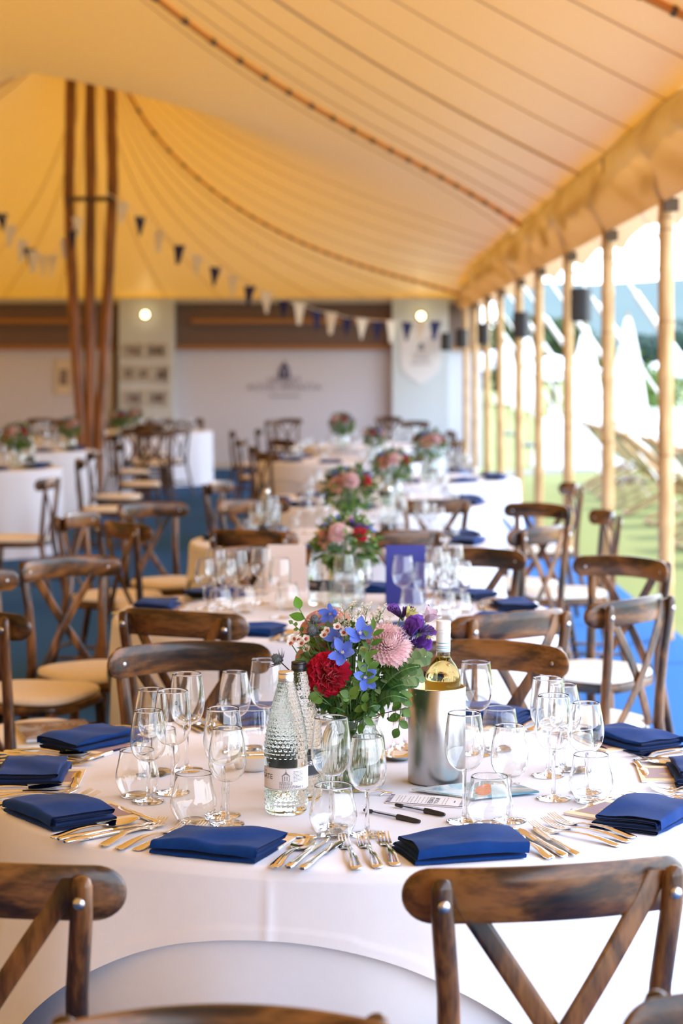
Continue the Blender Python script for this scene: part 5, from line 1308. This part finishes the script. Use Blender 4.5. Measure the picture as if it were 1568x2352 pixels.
for k in range(11):
    DECK.place((3.62+.045*k+rn.uniform(-.12, .12), 14.4+k*1.45, -.11), rn.uniform(-.18, .12), 'wooden deck chair with a white sling in the row on the lawn', 'deck chair', 'deck chairs on the lawn')
for k in range(8):
    DECK.place((6.2+rn.uniform(-.2, .2), 22+k*1.5, -.11), rn.uniform(-.2, .2), 'wooden deck chair farther out on the lawn', 'deck chair', 'deck chairs farther out')
for k, y in enumerate(POLY):
    for q, (x0, z0, x1) in enumerate(((XE+.06, 2.95, 4.1),)):
        r = empty('guy_rope', (x0, y-.3, z0)); tag(r, 'pale guy rope slanting down outside the '+names[k]+' bamboo pole', 'rope', 'guy ropes outside the poles')
        d = Vector((x1-x0, 0, -.12-z0)); mb = MB(); mb.tube([(0, 0, 0), d], .014, 6); mb.build('line', M['rope'], r); mb = MB(); mb.tube([d*.22, d*.40], .032, 6); tag(mb.build('webbing', M['rope'], r), 'wide white webbing'); mb = MB(); mb.tube([d*.40, d*.42], .04, 6); mb.build('ratchet', M['bolt'], r)
M['parasol'] = plain('white_parasol_cloth', (.80, .79, .77), .8); M['gazebo'] = plain('white_marquee_cloth', (.82, .82, .82), .8)
def make_parasol():
    r = empty('closed_parasol'); mb = MB(); mb.lathe([(.30, .92), (.33, .95), (.27, 1.4), (.19, 2.0), (.10, 2.5), (.04, 2.75), (.0, 2.8)], 32, capb=False, fn=lambda a, z, t, i: (a*(1+.16*cos(8*t)), z)); mb.build('canopy', M['parasol'], r, auto=180); mb = MB(); mb.tube([(0, 0, 0), (0, 0, 2.85)], .025, 8); mb.build('pole', M['deck_wood'], r); mb = MB(); mb.lathe([(.3, 0), (.3, .06), (.1, .1), (.03, .1)], 16); mb.build('base', M['speaker_grille'], r); return r
PAR = Proto(make_parasol)
for px, Y, lab in ((1442, 30, 'closed white parasol on the lawn between the two nearest bamboo poles'), (1345, 36, 'closed white parasol between the second and third nearest bamboo poles'), (1212, 44, 'closed white parasol behind the fourth bamboo pole'), (1165, 52, 'closed white parasol behind the thinnest poles')):
    PAR.place(((px-CX)/F*Y, Y, -.11), Y, lab, 'parasol', scale=.92)
def make_gazebo():
    r = empty('gazebo'); mb = MB(); mb.add([(-2, -2, 2.2), (2, -2, 2.2), (2, 2, 2.2), (-2, 2, 2.2), (0, 0, 3.0)], [(0, 1, 4), (1, 2, 4), (2, 3, 4), (3, 0, 4)]); mb.build('roof', M['gazebo'], r, smooth=False)
    mb = MB(); mb.add([(-2, -2, 1.8), (2, -2, 1.8), (2, 2, 1.8), (-2, 2, 1.8), (-2, -2, 2.2), (2, -2, 2.2), (2, 2, 2.2), (-2, 2, 2.2)], [(0, 1, 5, 4), (1, 2, 6, 5), (2, 3, 7, 6), (3, 0, 4, 7)]); mb.build('valance', M['gazebo'], r, smooth=False)
    for a in (-1.95, 1.95):
        for b_ in (-1.95, 1.95): mb = MB(); mb.tube([(a, b_, 0), (a, b_, 2.2)], .04, 8); mb.build('leg', M['gazebo'], r)
    return r
GAZ = Proto(make_gazebo)
for px, Y, sc, lab in ((1272, 75, .78, 'white gazebo behind the middle bamboo poles'), (1605, 75, .85, 'white gazebo at the right edge beyond the lawn'), (1165, 97, 1.0, 'white gazebo farthest off behind the thin poles')):
    GAZ.place(((px-CX)/F*Y, Y, -.11), .3, lab, 'gazebo', scale=sc)
def make_fence():
    r = empty('picket_fence'); 
    for k in range(18): mb = MB(); mb.box((k*.14, 0, .45), (.07, .02, .9)); mb.build('picket', M['gazebo'], r, smooth=False)
    
    for z in (.25, .7): mb = MB(); mb.box((1.2, .03, z), (2.5, .03, .06)); mb.build('cross_rail', M['gazebo'], r, smooth=False)
    return r
FEN = Proto(make_fence)
for k in range(6): FEN.place((4.6+k*2.6, 44-k*.3, -.11), -.1, 'low white picket fence panel across the far lawn', 'fence', 'white picket fence panels')
mb = MB(); mb.grid(lambda i, j: (2.2+i*1.2, 31.5+i*.9+j*1.3+.0*i, -.10+.0*j), 12, 2); tag(mb.build('pale_path', plain('pale_path', (.13, .115, .105), .9), flip=False), None, None, None, 'structure')
def make_cover_table():
    r = empty('garden_table'); mb = MB(); mb.lathe([(.92, 0), (.88, .4), (.85, .72), (.84, .74), (0, .745)], 48, capb=False, fn=lambda a, z, t, i: (a*(1+(.03*cos(12*t) if z < .6 else 0)), z)); mb.build('tablecloth', M['gazebo'], r, auto=180); return r
GT = Proto(make_cover_table)
for k, (x, y) in enumerate([(4.4, 35.0), (5.9, 36), (8.2, 29), (8.8, 35), (7.2, 39.5)]): GT.place((x, y, -.11), k, 'white clothed garden table on the far lawn', 'table', 'white garden tables on the lawn', scale=1.15)
# trees and hills
M['tree_green'] = leafmat('tree_green', (.014, .034, .009), (.04, .068, .016), .8, .2); M['tree_dark'] = leafmat('tree_dark', (.016, .044, .030), (.036, .072, .052), .8, .2); M['bush'] = leafmat('bush_green', (.04, .09, .006), (.08, .13, .012), .8, .2)
M['bark'] = plain('bark', (.10, .07, .05), .9)
def tree(px, base, top, Y, mat, label, name='tree', seed=1):
    x = (px-CX)/F*Y; zt_ = CAMZ-(top-CY)/F*Y; rn = random.Random(seed); hgt = zt_; R = hgt*(.32 if name != 'shrub' else .62)
    r = empty(name, (x, Y, -.11)); tag(r, label, 'tree' if name != 'shrub' else 'shrub'); mb = MB()
    for c in range(9):
        cc = Vector((rn.uniform(-.6, .6)*R*1.3, rn.uniform(-.6, .6)*R, hgt*rn.uniform(.30 if name != 'shrub' else .15, .78))); rr = R*rn.uniform(.5, .75)
        for i in range(150):
            d = dirs(rn.uniform(0, 6.28), math.acos(rn.uniform(-1, 1))); p = cc+d*rr*rn.uniform(.7, 1.05); leaf(mb, p, Vector((rn.uniform(-1, 1), rn.uniform(-1, 1), rn.uniform(-.8, .6))), d, hgt*.075, hgt*.028, -.2, .2, 4)
    mb.build('crown', M[mat], r, flip=False, auto=180); mb = MB(); mb.tube([(0, 0, 0), (.05, 0, hgt*.35), (0, 0, hgt*.7)], [hgt*.03, hgt*.022, hgt*.008], 8); mb.build('trunk', M['bark'], r)
tree(1500, 0, 735, 120, 'tree_dark', 'dark green tree beyond the lawn between the two nearest poles', seed=1)
tree(1420, 0, 770, 130, 'tree_dark', 'dark tree left of the larger one beyond the lawn', seed=2)
tree(1590, 0, 720, 115, 'tree_dark', 'dark tree at the right edge beyond the lawn', seed=3)
tree(1268, 0, 690, 85, 'tree_green', 'green tree behind the middle bamboo poles', seed=4)
tree(1330, 0, 735, 90, 'tree_green', 'green tree behind the third nearest pole', seed=5)
tree(1200, 0, 700, 95, 'tree_green', 'green tree behind the fourth nearest pole', seed=6)
tree(1150, 0, 720, 100, 'tree_green', 'green tree behind the far thin poles', seed=7)
tree(1452, 0, 800, 48, 'bush', 'bright yellow green shrub behind the closed parasol', 'shrub', 8)
tree(1486, 0, 850, 45, 'bush', 'low bright green shrub right of the closed parasol', 'shrub', 9)
m = NT('distant_hill'); v = m.coords((.02, .02, .05)); m.surf(m.pbsdf(m.mix((.085, .118, .116), (.11, .138, .136), m.noise(2, 4, v)), 1, 0, 0)); M['hill'] = m.mat  # pale haze over the hills is mixed into their colour
mb = MB(); mb.grid(lambda i, j: (40+i*14, 480+60*j, (-1+(24+5*sin(i*.45)+3*noise.noise(Vector((i*.6, 0, 0))))*(j > 0))), 26, 2); tag(mb.build('ground_hills', M['hill'], auto=180, flip=False), 'hazy wooded hills on the horizon', None, None, 'structure')

mb = MB(); mb.box((7.6, -4.0, -.105), (11.1, 30, .05)); struct('ground_bounce_terrace', mb, plain('bounce_gravel', (.58, .55, .52), .9, var=.1, vs=8), 'added pale gravel terrace out of view, bouncing light into the marquee')  # unseen terrace, added to bounce sunlight onto the roof underside and table linen
# ------------------------------------------------------------------ light
wd = bpy.data.worlds.new('sky'); SC.world = wd; wd.use_nodes = True; t = wd.node_tree; t.nodes.clear()
out = t.nodes.new('ShaderNodeOutputWorld'); bg = t.nodes.new('ShaderNodeBackground'); tc = t.nodes.new('ShaderNodeTexCoord'); sx = t.nodes.new('ShaderNodeSeparateXYZ'); rp = t.nodes.new('ShaderNodeValToRGB')
t.links.new(tc.outputs['Generated'], sx.inputs[0]); t.links.new(sx.outputs['Z'], rp.inputs[0]); t.links.new(rp.outputs[0], bg.inputs[0]); t.links.new(bg.outputs[0], out.inputs[0])
e = rp.color_ramp.elements; e[0].position = 0; e[0].color = (.88, .93, 1, 1); e[1].position = .6; e[1].color = (.58, .73, 1, 1); bg.inputs['Strength'].default_value = 5.0
ld = bpy.data.lights.new('sun', 'SUN'); ld.energy = 4.0; ld.color = (1, .93, .82); ld.angle = math.radians(3); lo = bpy.data.objects.new('sun', ld); COL.objects.link(lo)
d = Vector((-.36, -.28, -.89)); lo.rotation_euler = d.to_track_quat('-Z', 'Y').to_euler()
SC.view_settings.view_transform = 'Standard'; SC.view_settings.look = 'None'; SC.view_settings.gamma = 1; SC.view_settings.exposure = 0.43; SC.view_settings.use_curve_mapping = False
cy_ = SC.cycles
cy_.max_bounces = 18; cy_.diffuse_bounces = 5; cy_.glossy_bounces = 5; cy_.transmission_bounces = 14; cy_.transparent_max_bounces = 48; cy_.caustics_reflective = False; cy_.caustics_refractive = True
cy_.sample_clamp_indirect = 6.0; cy_.use_denoising = True; cy_.use_adaptive_sampling = True; cy_.adaptive_threshold = .02
# every label singles out one thing, or its sharers carry one group
seen = {}
for o in list(SC.objects):
    if o.parent is None and o.get('label'):
        k = o['label']
        if k in seen and (seen[k] != o.get('group') or not o.get('group')): print('DUP LABEL', k, o.name)
        seen[k] = o.get('group')
